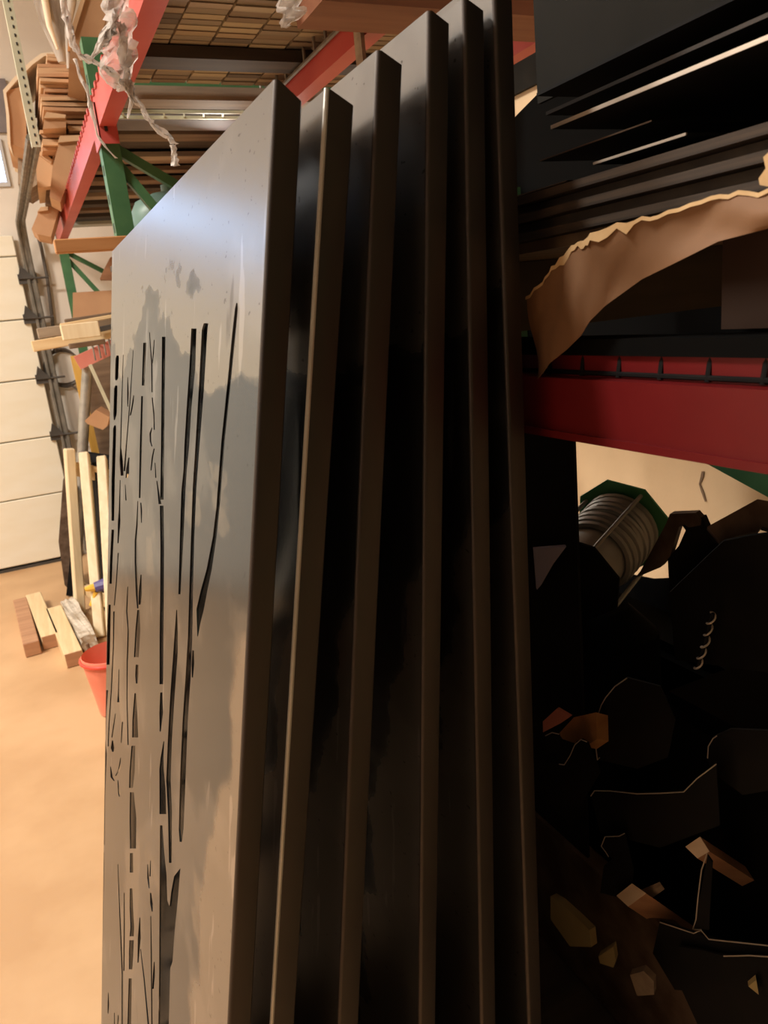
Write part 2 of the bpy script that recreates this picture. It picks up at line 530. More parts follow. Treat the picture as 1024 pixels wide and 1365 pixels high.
# garage door track: bent rail on brackets, hung from a slotted strut
tr = MB()
arc = [(0.165, 6.4 - 0.28 * (1 - math.cos(a)), 2.27 + 0.28 * math.sin(a)) for a in [math.pi / 2 * k / 6 for k in range(7)]]
path = [(0.165, 6.4, 0.05), (0.165, 6.4, 1.2)] + arc + [(0.215, 3.62, 2.52)]
for dx in (-0.02, 0.02):
    tr.tube([(p[0] + dx, p[1], p[2]) for p in path], 0.013, 6)
tr.tube([(p[0], p[1] + (0.015 if p[2] < 2.3 else 0), p[2] + (0.0 if p[2] < 2.3 else 0.02)) for p in path], 0.017, 6)
parts = [pt('rail', tr, 'track')]
for z in (0.4, 1.0, 1.75, 2.2):
    parts.append(pt('bracket', box((0.145, 6.4, z), (0.19, 6.5, z + 0.05)), 'track'))
sa, sb = [(0.216, 3.6, 2.479), (0.223, 3.6, 3.058)]
sb = (sb[0], sb[1], CH)
st = MB()
st.bar(sa, sb, 0.034, 0.003, (0, 1, 0))
st.bar((sa[0] - 0.017, sa[1] + 0.015, sa[2]), (sb[0] - 0.017, sb[1] + 0.015, sb[2]), 0.003, 0.03, (0, 1, 0))
hl = MB()
n = int((sb[2] - sa[2]) / 0.03)
for k in range(n):
    t = (k + 0.5) / n
    p = Vector(sa).lerp(Vector(sb), t)
    hl.bar(p + Vector((0.002, -0.0035, -0.005)), p + Vector((0.002, -0.0035, 0.005)), 0.006, 0.003, (0, 1, 0))
parts.append(pt('strut', st, 'strut', pt('slot', hl, 'hole', kind='stuff')))
smooth(thing('door_track', 'grey overhead door track curving up the back wall, hung from a slotted strut', 'door track', parts))

# conduit and coiled cable on the back wall
cb = MB()
cb.tube([(0.264, 6.46, 2.564), (0.278, 6.46, 2.404), (0.276, 6.46, 2.188), (0.254, 6.46, 1.914), (0.225, 6.46, 1.634)], 0.012)
smooth(single('conduit', 'thin dark conduit running down the white wall beside the door track', 'conduit', cb, 'cable'))
cb = MB()
cc = Vector([(0.259, 6.45, 1.503)][0])
pts = []
for k in range(60):
    a = 2 * math.pi * k / 20
    pts.append(cc + Vector((math.cos(a) * (0.12 + 0.01 * (k // 20)), 0.004 * k / 6, math.sin(a) * (0.15 - 0.012 * (k // 20)) + 0.01)))
cb.tube(pts, 0.007, 6)
cb.tube([cc + Vector((0, 0, 0.15)), cc + Vector((-0.08, 0, 0.22)), cc + Vector((-0.12, 0.05, 0.3))], 0.007, 6)
cb.tube([cc + Vector((0.02, 0, -0.12)), cc + Vector((0.1, 0, -0.2)), cc + Vector((0.17, 0.0, -0.18))], 0.007, 6)
smooth(single('cable_coil', 'dark cable looped in a coil on the white wall under the lumber', 'cable', cb, 'cable'))

# ------------------------------------------------------------------ the leaning steel pans
def pan(label, xt, zt, slope, y0, d, width, holes=None, rise=0.008, glint=False):
    th = math.atan(slope)
    s, c = math.sin(th), math.cos(th)
    L = zt / c
    A = Vector((xt - slope * zt, y0, 0.0))
    # keep the lowest corner on the floor
    A.z = d * s
    L -= d * s / c
    def P(u, v, w):
        return A + Vector((s * v + c * w, u, c * v - s * w))
    T = 0.0022
    rad = 0.0035
    # face sheet
    outer = [(rad, 0.0), (width - rad, 0.0), (width - rad, L), (rad, L)]
    bm = bmesh.new()
    if holes:
        co = [Vector(p) for p in outer]
        edges = [(0, 1), (1, 2), (2, 3), (3, 0)]
        for h in holes:
            b = len(co)
            co += [Vector(p) for p in h]
            edges += [(b + i, b + (i + 1) % len(h)) for i in range(len(h))]
        vo, eo, fo, ov, oe, of = delaunay_2d_cdt(co, edges, [], 1, 1e-6)
        def inside(p, poly):
            r_ = False
            j = len(poly) - 1
            for i in range(len(poly)):
                (xi, yi), (xj, yj) = poly[i], poly[j]
                if (yi > p.y) != (yj > p.y) and p.x < (xj - xi) * (p.y - yi) / (yj - yi) + xi:
                    r_ = not r_
                j = i
            return r_
        boxes = [(min(p[0] for p in h), max(p[0] for p in h), min(p[1] for p in h), max(p[1] for p in h)) for h in holes]
        front = [bm.verts.new(P(v.x, v.y, 0)) for v in vo]
        back = [bm.verts.new(P(v.x, v.y, T)) for v in vo]
        cnt = {}
        for f_ in fo:
            g = (vo[f_[0]] + vo[f_[1]] + vo[f_[2]]) / 3
            if g.y < 0 or g.y > L or g.x < rad or g.x > width - rad:
                continue
            if any(b_[0] <= g.x <= b_[1] and b_[2] <= g.y <= b_[3] and inside(g, h) for b_, h in zip(boxes, holes)):
                continue
            bm.faces.new([front[i] for i in f_])
            bm.faces.new([back[i] for i in reversed(f_)])
            for i in range(3):
                e = (f_[i], f_[(i + 1) % 3])
                cnt[e] = cnt.get(e, 0) + 1
        for (a, b) in cnt:
            if (b, a) not in cnt:
                bm.faces.new((front[b], front[a], back[a], back[b]))
    else:
        m_ = MB()
        m_.bm.free()
        m_.bm = bm
        m_.prism([P(u, v, 0) for u, v in outer], P(0, 0, T) - P(0, 0, 0))
    for v in [v for v in bm.verts if not v.link_faces]:
        bm.verts.remove(v)
    parts = [pt('face_sheet', bm, 'steel')]
    # near and far folded flanges with a bend radius; the top corner is cut on a slant
    def flange(sign, u0):
        prof = []
        for k in range(6):
            a = math.pi / 2 * k / 5
            prof.append((rad - rad * math.sin(a), rad - rad * math.cos(a)))
        prof.append((0.0012 * 3, d - 0.001))
        prof.append((0.005, d))
        prof.append((0.06, d))
        inn = [(u + (T if w < d * 0.9 else 0.0), w if i > 4 else max(w, T * 0.9)) for i, (u, w) in enumerate(prof)]
        inn[-1] = (0.06, d - T)
        inn[-2] = (0.0075, d - T)
        inn[-3] = (0.0065, d - 0.003)
        m2 = MB()
        rows = []
        for v in [0, L * 0.25, L * 0.5, L * 0.75, None]:
            row = []
            for u, w in prof + inn[::-1]:
                vv = (L - rise * max(0.0, (w - 0.3 * d) / d) ** 1.0) if v is None else v
                row.append(P(u0 + sign * u, vv, w))
            rows.append(row + [row[0]])
        m2.grid(rows)
        bmesh.ops.remove_doubles(m2.bm, verts=m2.bm.verts[:], dist=1e-6)
        bmesh.ops.holes_fill(m2.bm, edges=m2.bm.edges[:], sides=40)
        return m2
    parts.append(pt('flange', flange(1, 0.0), 'steel_edge'))
    parts.append(pt('flange', flange(-1, width), 'steel_edge'))
    for v0, v1 in ((L - T, L), (0, T)):
        m2 = MB()
        m2.prism([P(0.018, v0, T), P(width - 0.018, v0, T), P(width - 0.018, v0, d - T - 0.0005), P(0.018, v0, d - T - 0.0005)], P(0, v1, 0) - P(0, v0, 0))
        parts.append(pt('flange', m2, 'steel_edge'))
    if glint:  # pale strip painting the highlight on the near bend
        parts.append(pt('edge_glint', tube([P(0.0004, L * k / 8, 0.0004) for k in range(9)], 0.0021, 8), 'glint', label='bright worn edge'))
    o = thing('steel_pan', label, 'steel panel', parts)
    for ch in o.children:
        if ch.name.startswith('flange'):
            for p in ch.data.polygons:
                p.use_smooth = True
            ch.data.set_sharp_from_angle(angle=math.radians(35))
    return o

REEDS = [
    [(1.0196, 1.6936), (1.0329, 1.6876), (1.0411, 1.6487), (1.0303, 1.6446), (1.0035, 1.6456), (0.9814, 1.6508), (0.974, 1.6884), (0.9805, 1.694)],
    [(1.0356, 1.6339), (1.0521, 1.6271), (1.0589, 1.5747), (1.0502, 1.5631), (1.0294, 1.5649), (0.9975, 1.5795), (0.9914, 1.63), (0.9955, 1.6357)],
    [(1.0382, 1.5534), (1.0584, 1.5454), (1.076, 1.4342), (1.0643, 1.3491), (1.0146, 1.3595), (1.0124, 1.4443), (1.0034, 1.5506), (1.011, 1.5559)],
    [(1.0617, 1.3301), (1.0827, 1.2606), (1.0867, 1.2039), (1.0422, 1.2168), (1.0315, 1.2738), (1.012, 1.341)],
    [(1.1005, 1.1517), (1.1224, 1.076), (1.1219, 1.0028), (1.0595, 1.0275), (1.053, 1.1006), (1.055, 1.1661)],
    [(1.1377, 0.9342), (1.1773, 0.8604), (1.1992, 0.7843), (1.2086, 0.7382), (1.1908, 0.6385), (1.1792, 0.5122), (1.1097, 0.5573), (1.113, 0.6834), (1.0895, 0.8), (1.1302, 0.8186), (1.1103, 0.8913), (1.0816, 0.9584)],
    [(1.1501, 0.511), (1.1823, 0.4608), (1.2015, 0.2567), (1.2119, 0.0561), (1.1283, 0.1297), (1.1202, 0.32), (1.1123, 0.5081), (1.1157, 0.5336)],
    [(1.209, 0.0248), (1.2187, -0.0365), (1.2248, -0.1117), (1.1481, -0.0377), (1.1429, 0.0338), (1.1709, 0.059)],
    [(0.9101, 1.6961), (0.9233, 1.6023), (0.9313, 1.5214), (0.936, 1.4932), (0.9144, 1.4686), (0.8676, 1.4757), (0.8823, 1.5004), (0.9131, 1.5236), (0.9078, 1.6034), (0.9008, 1.6962)],
    [(0.7701, 1.7048), (0.7983, 1.6238), (0.8402, 1.5404), (0.8705, 1.4837), (0.8425, 1.4879), (0.8241, 1.5422), (0.7852, 1.6246), (0.7624, 1.7048)],
    [(0.8373, 1.6573), (0.8373, 1.6282), (0.8308, 1.6059), (0.8202, 1.6067), (0.8141, 1.6294), (0.8288, 1.6576)],
    [(0.7531, 1.6303), (0.7789, 1.6057), (0.7967, 1.5927), (0.7816, 1.5939), (0.7497, 1.6078), (0.7436, 1.6308)],
    [(0.8034, 1.5178), (0.8308, 1.4951), (0.8391, 1.4759), (0.807, 1.4809), (0.7687, 1.504), (0.788, 1.5199)],
    [(0.9277, 1.4577), (0.9356, 1.397), (0.948, 1.3704), (0.9485, 1.3275), (0.9295, 1.332), (0.9046, 1.3795), (0.911, 1.4018), (0.9156, 1.4596)],
    [(0.9419, 1.3092), (0.9691, 1.2347), (0.995, 1.1835), (0.9786, 1.1886), (0.9495, 1.2404), (0.923, 1.3139)],
    [(1.0057, 1.1669), (1.0017, 1.0906), (1.0288, 0.9811), (1.0635, 0.8859), (1.0752, 0.8258), (1.052, 0.8375), (1.0408, 0.8968), (1.0071, 0.9904), (0.9809, 1.0983), (0.9783, 1.1759)],
    [(0.8461, 1.4623), (0.8342, 1.435), (0.8169, 1.4382), (0.8373, 1.4637)],
    [(0.7836, 1.2859), (0.7949, 1.2355), (0.7693, 1.2112), (0.77, 1.1867), (0.7728, 1.1496), (0.7658, 1.0796), (0.7391, 0.9995), (0.723, 1.0076), (0.7524, 1.0855), (0.7573, 1.1557), (0.7376, 1.1985), (0.755, 1.2162), (0.7739, 1.2423), (0.7732, 1.2889)],
    [(0.8922, 1.0843), (0.9, 1.0285), (0.9089, 1.0069), (0.8718, 1.0234), (0.8802, 1.0371), (0.8824, 1.0882)],
    [(0.9393, 0.9685), (0.9754, 0.9228), (1.0009, 0.8845), (0.9839, 0.8929), (0.9549, 0.9327), (0.9288, 0.9733)],
    [(0.9907, 0.8826), (1.0099, 0.8554), (0.9852, 0.8593), (0.9575, 0.8736), (0.9471, 0.8874), (0.9698, 0.8931)],
    [(0.8264, 1.0036), (0.8347, 0.9716), (0.8367, 0.9549), (0.8251, 0.9607), (0.8198, 0.9789), (0.8084, 1.0122)],
    [(1.0167, 0.8075), (1.0061, 0.7882), (0.9454, 0.8131), (0.9254, 0.8242), (0.9636, 0.8116), (1.0021, 0.8153)],
    [(0.8406, 0.9211), (0.8698, 0.8814), (0.9203, 0.8389), (0.901, 0.8495), (0.8433, 0.8957), (0.8313, 0.926)],
    [(0.8813, 0.8504), (0.8651, 0.8299), (0.8508, 0.8315), (0.8389, 0.8384), (0.8386, 0.8451), (0.869, 0.8573)],
    [(0.649, 1.7166), (0.6522, 1.6903), (0.6548, 1.651), (0.6266, 1.6522), (0.6188, 1.6908), (0.6174, 1.7165)],
    [(0.6593, 1.6344), (0.6632, 1.5483), (0.6608, 1.4705), (0.6423, 1.4739), (0.6382, 1.5513), (0.638, 1.6356)],
    [(0.6441, 1.4662), (0.6386, 1.4551), (0.6297, 1.4362), (0.6216, 1.4379), (0.6206, 1.4586), (0.6317, 1.4685)],
    [(0.6765, 1.4627), (0.6856, 1.4205), (0.6999, 1.3916), (0.6951, 1.3538), (0.6704, 1.3021), (0.6542, 1.2864), (0.6371, 1.2919), (0.6443, 1.3101), (0.6683, 1.3608), (0.673, 1.3979), (0.668, 1.4243), (0.6678, 1.4643)],
    [(0.6241, 1.3525), (0.6384, 1.3182), (0.638, 1.298), (0.6131, 1.3059), (0.6055, 1.3281), (0.6119, 1.3559)],
    [(0.6512, 1.2847), (0.6686, 1.2436), (0.6797, 1.1913), (0.6228, 1.2133), (0.613, 1.263), (0.6258, 1.293)],
    [(0.6554, 1.1874), (0.6593, 1.1671), (0.6484, 1.1569), (0.6311, 1.1642), (0.6247, 1.1813), (0.6252, 1.1994)],
    [(0.6637, 1.1328), (0.6823, 1.0747), (0.6797, 1.0437), (0.609, 1.0787), (0.6201, 1.104), (0.6459, 1.1405)],
    [(0.6869, 1.0245), (0.7067, 0.9622), (0.7065, 0.9328), (0.6591, 0.9597), (0.6414, 0.9977), (0.6413, 1.0476)],
    [(0.6937, 0.9314), (0.6916, 0.8825), (0.6785, 0.8299), (0.606, 0.8774), (0.6097, 0.9325), (0.647, 0.9581)],
    [(0.6773, 0.8217), (0.6745, 0.7847), (0.6327, 0.8136), (0.6401, 0.8464)],
    [(0.6702, 0.756), (0.6668, 0.719), (0.6525, 0.6902), (0.659, 0.6668), (0.6086, 0.7065), (0.6071, 0.7254), (0.6251, 0.75), (0.6375, 0.7793)],
    [(0.6613, 0.6572), (0.6646, 0.6282), (0.6595, 0.598), (0.6176, 0.6332), (0.6091, 0.6734), (0.6063, 0.7009)],
    [(0.6595, 0.5792), (0.6613, 0.5364), (0.6641, 0.4614), (0.6166, 0.506), (0.619, 0.5739), (0.622, 0.6112)],
    [(0.59, 1.7315), (0.5775, 1.7077), (0.5646, 1.6874), (0.5541, 1.6458), (0.5437, 1.6463), (0.5519, 1.6876), (0.5682, 1.7077), (0.5834, 1.7314)],
    [(0.544, 1.7203), (0.5504, 1.7024), (0.5547, 1.6875), (0.5478, 1.6877), (0.5401, 1.7025), (0.5372, 1.7202)],
    [(0.5516, 1.6384), (0.5336, 1.6159), (0.5247, 1.5942), (0.5153, 1.5951), (0.5215, 1.6169), (0.5411, 1.639)],
    [(0.5459, 1.5954), (0.5648, 1.5848), (0.5598, 1.5742), (0.5434, 1.5684), (0.533, 1.5696), (0.5456, 1.5758), (0.547, 1.5866), (0.5389, 1.5961)],
    [(0.5222, 1.5676), (0.5384, 1.5525), (0.5457, 1.5327), (0.5365, 1.5341), (0.5246, 1.5543), (0.5121, 1.5688)],
    [(0.5093, 1.5488), (0.501, 1.5285), (0.4912, 1.5301), (0.5027, 1.5497)],
    [(0.4902, 1.526), (0.4782, 1.512), (0.4667, 1.4971), (0.4423, 1.5017), (0.4644, 1.5144), (0.4825, 1.5272)],
    [(0.4743, 1.7236), (0.467, 1.6534), (0.459, 1.5731), (0.4545, 1.5057), (0.4277, 1.5106), (0.4335, 1.5763), (0.4415, 1.6547), (0.447, 1.7233)],
    [(0.4559, 1.4971), (0.4425, 1.4411), (0.4335, 1.3691), (0.4289, 1.3165), (0.4192, 1.2523), (0.3913, 1.2641), (0.3996, 1.3271), (0.4042, 1.3782), (0.4132, 1.4483), (0.4261, 1.5028)],
    [(0.4121, 1.2432), (0.4147, 1.212), (0.4073, 1.1876), (0.3985, 1.1919), (0.3857, 1.2254), (0.3946, 1.2507)],
    [(0.3766, 1.1883), (0.3947, 1.1547), (0.402, 1.1328), (0.3968, 1.1083), (0.391, 1.0716), (0.3407, 1.102), (0.3517, 1.1339), (0.3677, 1.1514), (0.3719, 1.1667), (0.3711, 1.1911)],
    [(0.3144, 1.3936), (0.3205, 1.3653), (0.3258, 1.3338), (0.3374, 1.2735), (0.3448, 1.2075), (0.348, 1.1469), (0.3297, 1.1141), (0.3108, 1.0501), (0.2933, 1.0619), (0.3019, 1.1308), (0.3168, 1.1642), (0.3167, 1.2215), (0.3076, 1.2865), (0.2969, 1.3448), (0.3014, 1.372), (0.3097, 1.3951)],
    [(0.2788, 1.7302), (0.2826, 1.6876), (0.291, 1.641), (0.2972, 1.5972), (0.2973, 1.5709), (0.3066, 1.5426), (0.3066, 1.4926), (0.3048, 1.4166), (0.2909, 1.4208), (0.284, 1.4976), (0.282, 1.5469), (0.2776, 1.5737), (0.2691, 1.6005), (0.2636, 1.6429), (0.2499, 1.6884), (0.2506, 1.7296)],
    [(0.215, 1.7342), (0.2232, 1.7275), (0.2285, 1.6653), (0.2361, 1.6003), (0.2421, 1.558), (0.2423, 1.4984), (0.2416, 1.4375), (0.2405, 1.3843), (0.2459, 1.3366), (0.2543, 1.2765), (0.2581, 1.2067), (0.2558, 1.1332), (0.2477, 1.1212), (0.2346, 1.1296), (0.2276, 1.1509), (0.226, 1.2242), (0.2248, 1.2904), (0.2173, 1.3483), (0.2164, 1.3929), (0.2216, 1.4435), (0.2244, 1.5025), (0.2226, 1.5612), (0.2151, 1.6029), (0.2028, 1.6666), (0.1963, 1.727), (0.1938, 1.7336)],
    [(0.0848, 1.7479), (0.0885, 1.7429), (0.095, 1.7198), (0.1049, 1.6769), (0.1188, 1.6224), (0.1278, 1.5587), (0.1376, 1.5266), (0.1597, 1.4869), (0.1837, 1.4565), (0.2006, 1.4312), (0.1963, 1.4173), (0.1913, 1.4037), (0.1876, 1.405), (0.1781, 1.4235), (0.1647, 1.4427), (0.1527, 1.4658), (0.1368, 1.4931), (0.1221, 1.5301), (0.1143, 1.5613), (0.1057, 1.6239), (0.0925, 1.6775), (0.083, 1.7196), (0.0781, 1.7425), (0.0809, 1.7477)],
    [(0.2137, 1.379), (0.2153, 1.3625), (0.2116, 1.3479), (0.2058, 1.3503), (0.2018, 1.3678), (0.206, 1.3819)],
    [(0.8543, 0.6792), (0.8186, 0.6061), (0.7798, 0.5429), (0.7591, 0.5043), (0.7456, 0.4021), (0.739, 0.3565), (0.7109, 0.3836), (0.7174, 0.4282), (0.7329, 0.5265), (0.7596, 0.5592), (0.8022, 0.6183), (0.8445, 0.6858)],
    [(0.749, 0.6901), (0.7411, 0.5989), (0.7354, 0.531), (0.7194, 0.5444), (0.7199, 0.6156), (0.7394, 0.697)],
    [(0.484, 0.9304), (0.4818, 0.9087), (0.465, 0.9026), (0.4569, 0.9084), (0.4645, 0.9208), (0.4784, 0.9342)],
    [(0.4574, 0.9547), (0.4624, 0.9248), (0.4503, 0.9332), (0.4521, 0.9583)],
    [(0.4524, 0.904), (0.4486, 0.889), (0.4328, 0.8868), (0.4237, 0.8936), (0.425, 0.9063), (0.4418, 0.9116)],
    [(0.4435, 0.8711), (0.4315, 0.8179), (0.4092, 0.714), (0.4, 0.6833), (0.3899, 0.693), (0.399, 0.7234), (0.4211, 0.8263), (0.4369, 0.8761)],
    [(0.4025, 0.8264), (0.4087, 0.7984), (0.4099, 0.7743), (0.3974, 0.7852), (0.39, 0.8142), (0.3963, 0.8315)],
    [(0.5494, 0.7882), (0.562, 0.7404), (0.56, 0.6945), (0.5478, 0.7047), (0.5301, 0.7656), (0.5415, 0.7942)],
    [(0.5335, 0.7419), (0.4917, 0.721), (0.4423, 0.6833), (0.4273, 0.6569), (0.4141, 0.6697), (0.4288, 0.6958), (0.4801, 0.731), (0.5257, 0.7482)],
    [(0.8047, 0.3687), (0.8155, 0.3192), (0.811, 0.2872), (0.7753, 0.3216), (0.7797, 0.3528), (0.7929, 0.3796)],
    [(0.9893, 0.2601), (0.9943, 0.2218), (0.9901, 0.2036), (0.9751, 0.2173), (0.9644, 0.2487), (0.9773, 0.2706)],
    [(0.8705, 0.3143), (0.8626, 0.2468), (0.8369, 0.2714), (0.8602, 0.3237)],
    [(0.3844, 1.0584), (0.3655, 1.0701), (0.3531, 1.0498), (0.3248, 1.0218), (0.3142, 0.9925), (0.2977, 0.9958), (0.2907, 1.0206), (0.2749, 1.0554), (0.238, 1.0922), (0.2469, 1.0418), (0.259, 0.9905), (0.2665, 0.939), (0.2796, 0.9191), (0.2781, 0.8584), (0.2766, 0.7964), (0.3489, 0.7263), (0.3575, 0.8419), (0.371, 0.9509)]]
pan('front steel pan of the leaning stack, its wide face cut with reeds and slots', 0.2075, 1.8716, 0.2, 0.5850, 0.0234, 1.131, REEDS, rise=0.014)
pan('second steel pan in the leaning stack, directly behind the cut one, highlight painted on its edge', 0.2480, 1.8661, 0.198, 0.5850, 0.0250, 1.131, rise=0.009, glint=True)
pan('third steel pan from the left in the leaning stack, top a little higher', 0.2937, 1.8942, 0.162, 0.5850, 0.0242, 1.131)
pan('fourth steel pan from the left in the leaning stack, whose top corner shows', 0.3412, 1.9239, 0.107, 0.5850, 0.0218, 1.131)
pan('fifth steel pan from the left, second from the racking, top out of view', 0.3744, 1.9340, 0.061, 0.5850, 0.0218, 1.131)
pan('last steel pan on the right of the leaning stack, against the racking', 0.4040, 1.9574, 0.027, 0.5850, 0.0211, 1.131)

# ------------------------------------------------------------------ far pallet rack: green frames, red beams, slatted deck
rk = []
XF, XM, XB = 0.36, 0.95, 1.45
UY = [-0.35, 2.78, 5.86]
for uy in UY:
    for x in (XF, XB):
        u = MB()
        # open channel: front web with slots, two sides
        u.box((x, uy, 0), (x + 0.003, uy + 0.07, 2.62))
        u.box((x, uy, 0), (x + 0.06, uy + 0.003, 2.62))
        u.box((x, uy + 0.067, 0), (x + 0.06, uy + 0.07, 2.62))
        u.box((x - 0.02, uy - 0.02, 0), (x + 0.09, uy + 0.09, 0.008))
        sl = MB()
        for k in range(12):
            z = 1.5 + 0.09 * k
            sl.box((x - 0.001, uy + 0.025, z), (x, uy + 0.045, z + 0.03))
        rk.append(pt('upright', u, 'green', pt('slot', sl, 'hole', kind='stuff')))
    for z in (0.25, 1.35, 2.49):
        rk.append(pt('brace', bar((XF + 0.05, uy + 0.035, z), (XB, uy + 0.035, z), 0.03, 0.03), 'green'))
    rk.append(pt('brace', bar((XF + 0.05, uy + 0.035, 2.3), (0.95, uy + 0.035, 1.95), 0.03, 0.03), 'green'))
    rk.append(pt('brace', bar((XF + 0.05, uy + 0.03, 2.25), (0.95, uy + 0.03, 1.45), 0.03, 0.03), 'green'))
    rk.append(pt('brace', bar((XF + 0.05, uy + 0.035, 1.2), (XB, uy + 0.035, 0.35), 0.03, 0.03), 'green'))
def step_beam(x, y0, y1, z0, z1, w, sign, m):
    """box beam with a step along its deck side (sign = +1 when the deck lies at larger x)"""
    b = MB()
    b.box((x, y0, z0), (x + w, y1, z1 - 0.03))
    if sign > 0:
        b.box((x, y0, z1 - 0.03), (x + w * 0.5, y1, z1))
    else:
        b.box((x + w * 0.5, y0, z1 - 0.03), (x + w, y1, z1))
    return b
def connector(x, y0, y1, z0, z1):
    b = MB()
    b.box((x - 0.004, y0, z0), (x, y1, z1))
    b.box((x - 0.004, y0, z0 - 0.0), (x + 0.055, y0 + 0.004, z1))
    h = MB()
    for k in range(2):
        z = z0 + (z1 - z0) * (0.3 + 0.4 * k)
        h.box((x + 0.015, y0 - 0.002, z), (x + 0.025, y0, z + 0.015))
    return b, h
for y0, y1 in ((UY[0] + 0.07, UY[1]), (UY[1] + 0.07, UY[2])):
    for x, sg in ((XF, 1), (XM - 0.045, -1), (XB - 0.045, -1)):
        rk.append(pt('beam', step_beam(x, max(y0, 1.6) if 0.5 < x < 1.2 else y0, y1, 2.35, 2.44, 0.05, sg, 'red'), 'red'))
for y0, y1 in ((UY[1] - 0.05, UY[1] + 0.09),):
    b, h = connector(XF - 0.001, y0, y1, 2.30, 2.42)
    rk.append(pt('beam_connector', b, 'red', pt('slot', h, 'hole', kind='stuff')))
# loose row of small clips along the top of the front beam
cl = MB()
for k in range(46):
    y = 2.1 + k * 0.075
    cl.box((XF - 0.005, y, 2.435), (XF + 0.004, y + 0.03, 2.452))
rk.append(pt('beam_clip', cl, 'red', kind='stuff'))
# deck of bay one: short wooden slats of many shades
SLX = [0.40, 0.52, 0.63, 0.74, 0.85, 0.955, 1.07, 1.19, 1.31, 1.43]
first = {}
for r_ in range(26):
    y = 1.68 + r_ * 0.0365
    if y > 2.62:
        break
    for c_ in range(9):
        q = R.random()
        k = 0 if q < .34 else 3 if q < .52 else 4 if q < .72 else 1 if q < .88 else 2
        if r_ // 4 % 3 == 1 and c_ in (0, 1) and R.random() < .6:
            k = 2 if R.random() < .5 else 1
        key = (c_, k)
        z = 2.447 + R.uniform(0, 0.004)
        pieces_y = y
        rk.append(dict(name='slat', lo=(SLX[c_] + 0.003, pieces_y, z), hi=(SLX[c_ + 1] - 0.003, pieces_y + 0.031, z + 0.014), m='slat%d' % k))
rk_slats = [p for p in rk if 'lo' in p]
rk = [p for p in rk if 'lo' not in p]
for p in rk_slats:
    rk.append(pt('slat', box(p['lo'], p['hi']), p['m']))
rk.append(pt('cross_member', box((0.41, 2.285, 2.415), (1.40, 2.385, 2.446)), 'dark_wood'))
rk.append(pt('cross_member', box((0.41, 2.655, 2.41), (1.40, 2.76, 2.45)), 'grey_wood'))
# deck of bay two: wire strip, boards and gaps
rk.append(pt('wire_strip', MB().box((0.41, 2.885, 2.43), (1.40, 2.895, 2.44)).box((0.41, 2.96, 2.43), (1.40, 2.97, 2.44)), 'strut'))
wl = MB()
for k in range(14):
    wl.bar((0.46 + 0.07 * k, 2.885, 2.437), (0.48 + 0.07 * k, 2.97, 2.437), 0.006, 0.006)
rk.append(pt('wire_rung', wl, 'strut', kind='stuff'))
bay2 = [(3.02, 3.17, 'header', 2.44), (3.19, 3.25, 'grey_wood', 2.46), (3.27, 3.33, 'brown_wood', 2.45), (3.35, 3.41, 'brown_wood', 2.455), (3.66, 3.75, 'grey_wood', 2.45), (3.77, 3.86, 'brown_wood', 2.46), (3.98, 4.06, 'brown_wood', 2.455), (4.2, 4.31, 'brown_wood', 2.45),
        (4.42, 4.5, 'dark_wood', 2.45), (4.62, 4.73, 'grey_wood', 2.45), (4.88, 4.99, 'dark_wood', 2.45), (5.1, 5.2, 'brown_wood', 2.45), (5.36, 5.45, 'dark_wood', 2.45), (5.62, 5.74, 'pale_plastic', 2.44)]
for a, b, m_, z in bay2:
    rk.append(pt('deck_board', box((0.39, a, z), (1.44, b, z + 0.02)), m_))
rk.append(pt('hanger', box((XM - 0.06, 1.86, 2.25), (XM - 0.05, 1.90, 2.52)), 'grey_wood'))
# wire clips over the rear beam
for k in range(18):
    y = 1.5 + k * 0.085
    rk.append(pt('wire_hook', tube([(XM - 0.02, y, 2.445), (XM - 0.045, y, 2.475), (XM - 0.052, y, 2.47), (XM - 0.052, y, 2.41)], 0.005, 6), 'track'))
rk.append(pt('wire_rod', tube([(XM - 0.056, 1.3, 2.405), (XM - 0.056, 2.7, 2.405)], 0.006, 6), 'track'))
rack = thing('pallet_rack', 'tall pallet rack with green frames, red beams and slatted wooden deck overhead', 'pallet rack', rk)

# dark sheets added over both decks to darken the gaps and block ceiling light
single('plywood_sheet', 'added dark sheet on the slatted deck nearest overhead, blocking ceiling light', 'plywood sheet', box((0.42, 1.65, 2.47), (1.42, 2.62, 2.484)), 'dark_wood')
single('plywood_sheet', 'added dark sheet over the farther overhead deck, darkening the gaps between boards', 'plywood sheet', box((0.44, 3.0, 2.484), (1.42, 5.8, 2.502)), 'dark_wood')
# board lying across the near end of the deck, wrapped in film at its left end
single('timber_board', 'reddish brown timber slung under the inner red beam above the steel pans', 'timber', box((0.67, 1.56, 2.30), (1.40, 1.71, 2.345)), 'slung_timber')

# orange board fixed across the first green frame, shelf behind it with a teal sack
single('shelf_board', 'varnished orange board fixed level across the green rack frame', 'board', box((0.15, 2.60, 1.965), (0.95, 2.64, 2.005)).bevel(0.003), 'orange_wood')
single('shelf_board', 'dark board behind the orange board carrying the teal drum', 'board', box((0.39, 2.86, 1.96), (0.95, 3.4, 1.98)), 'dark_wood')

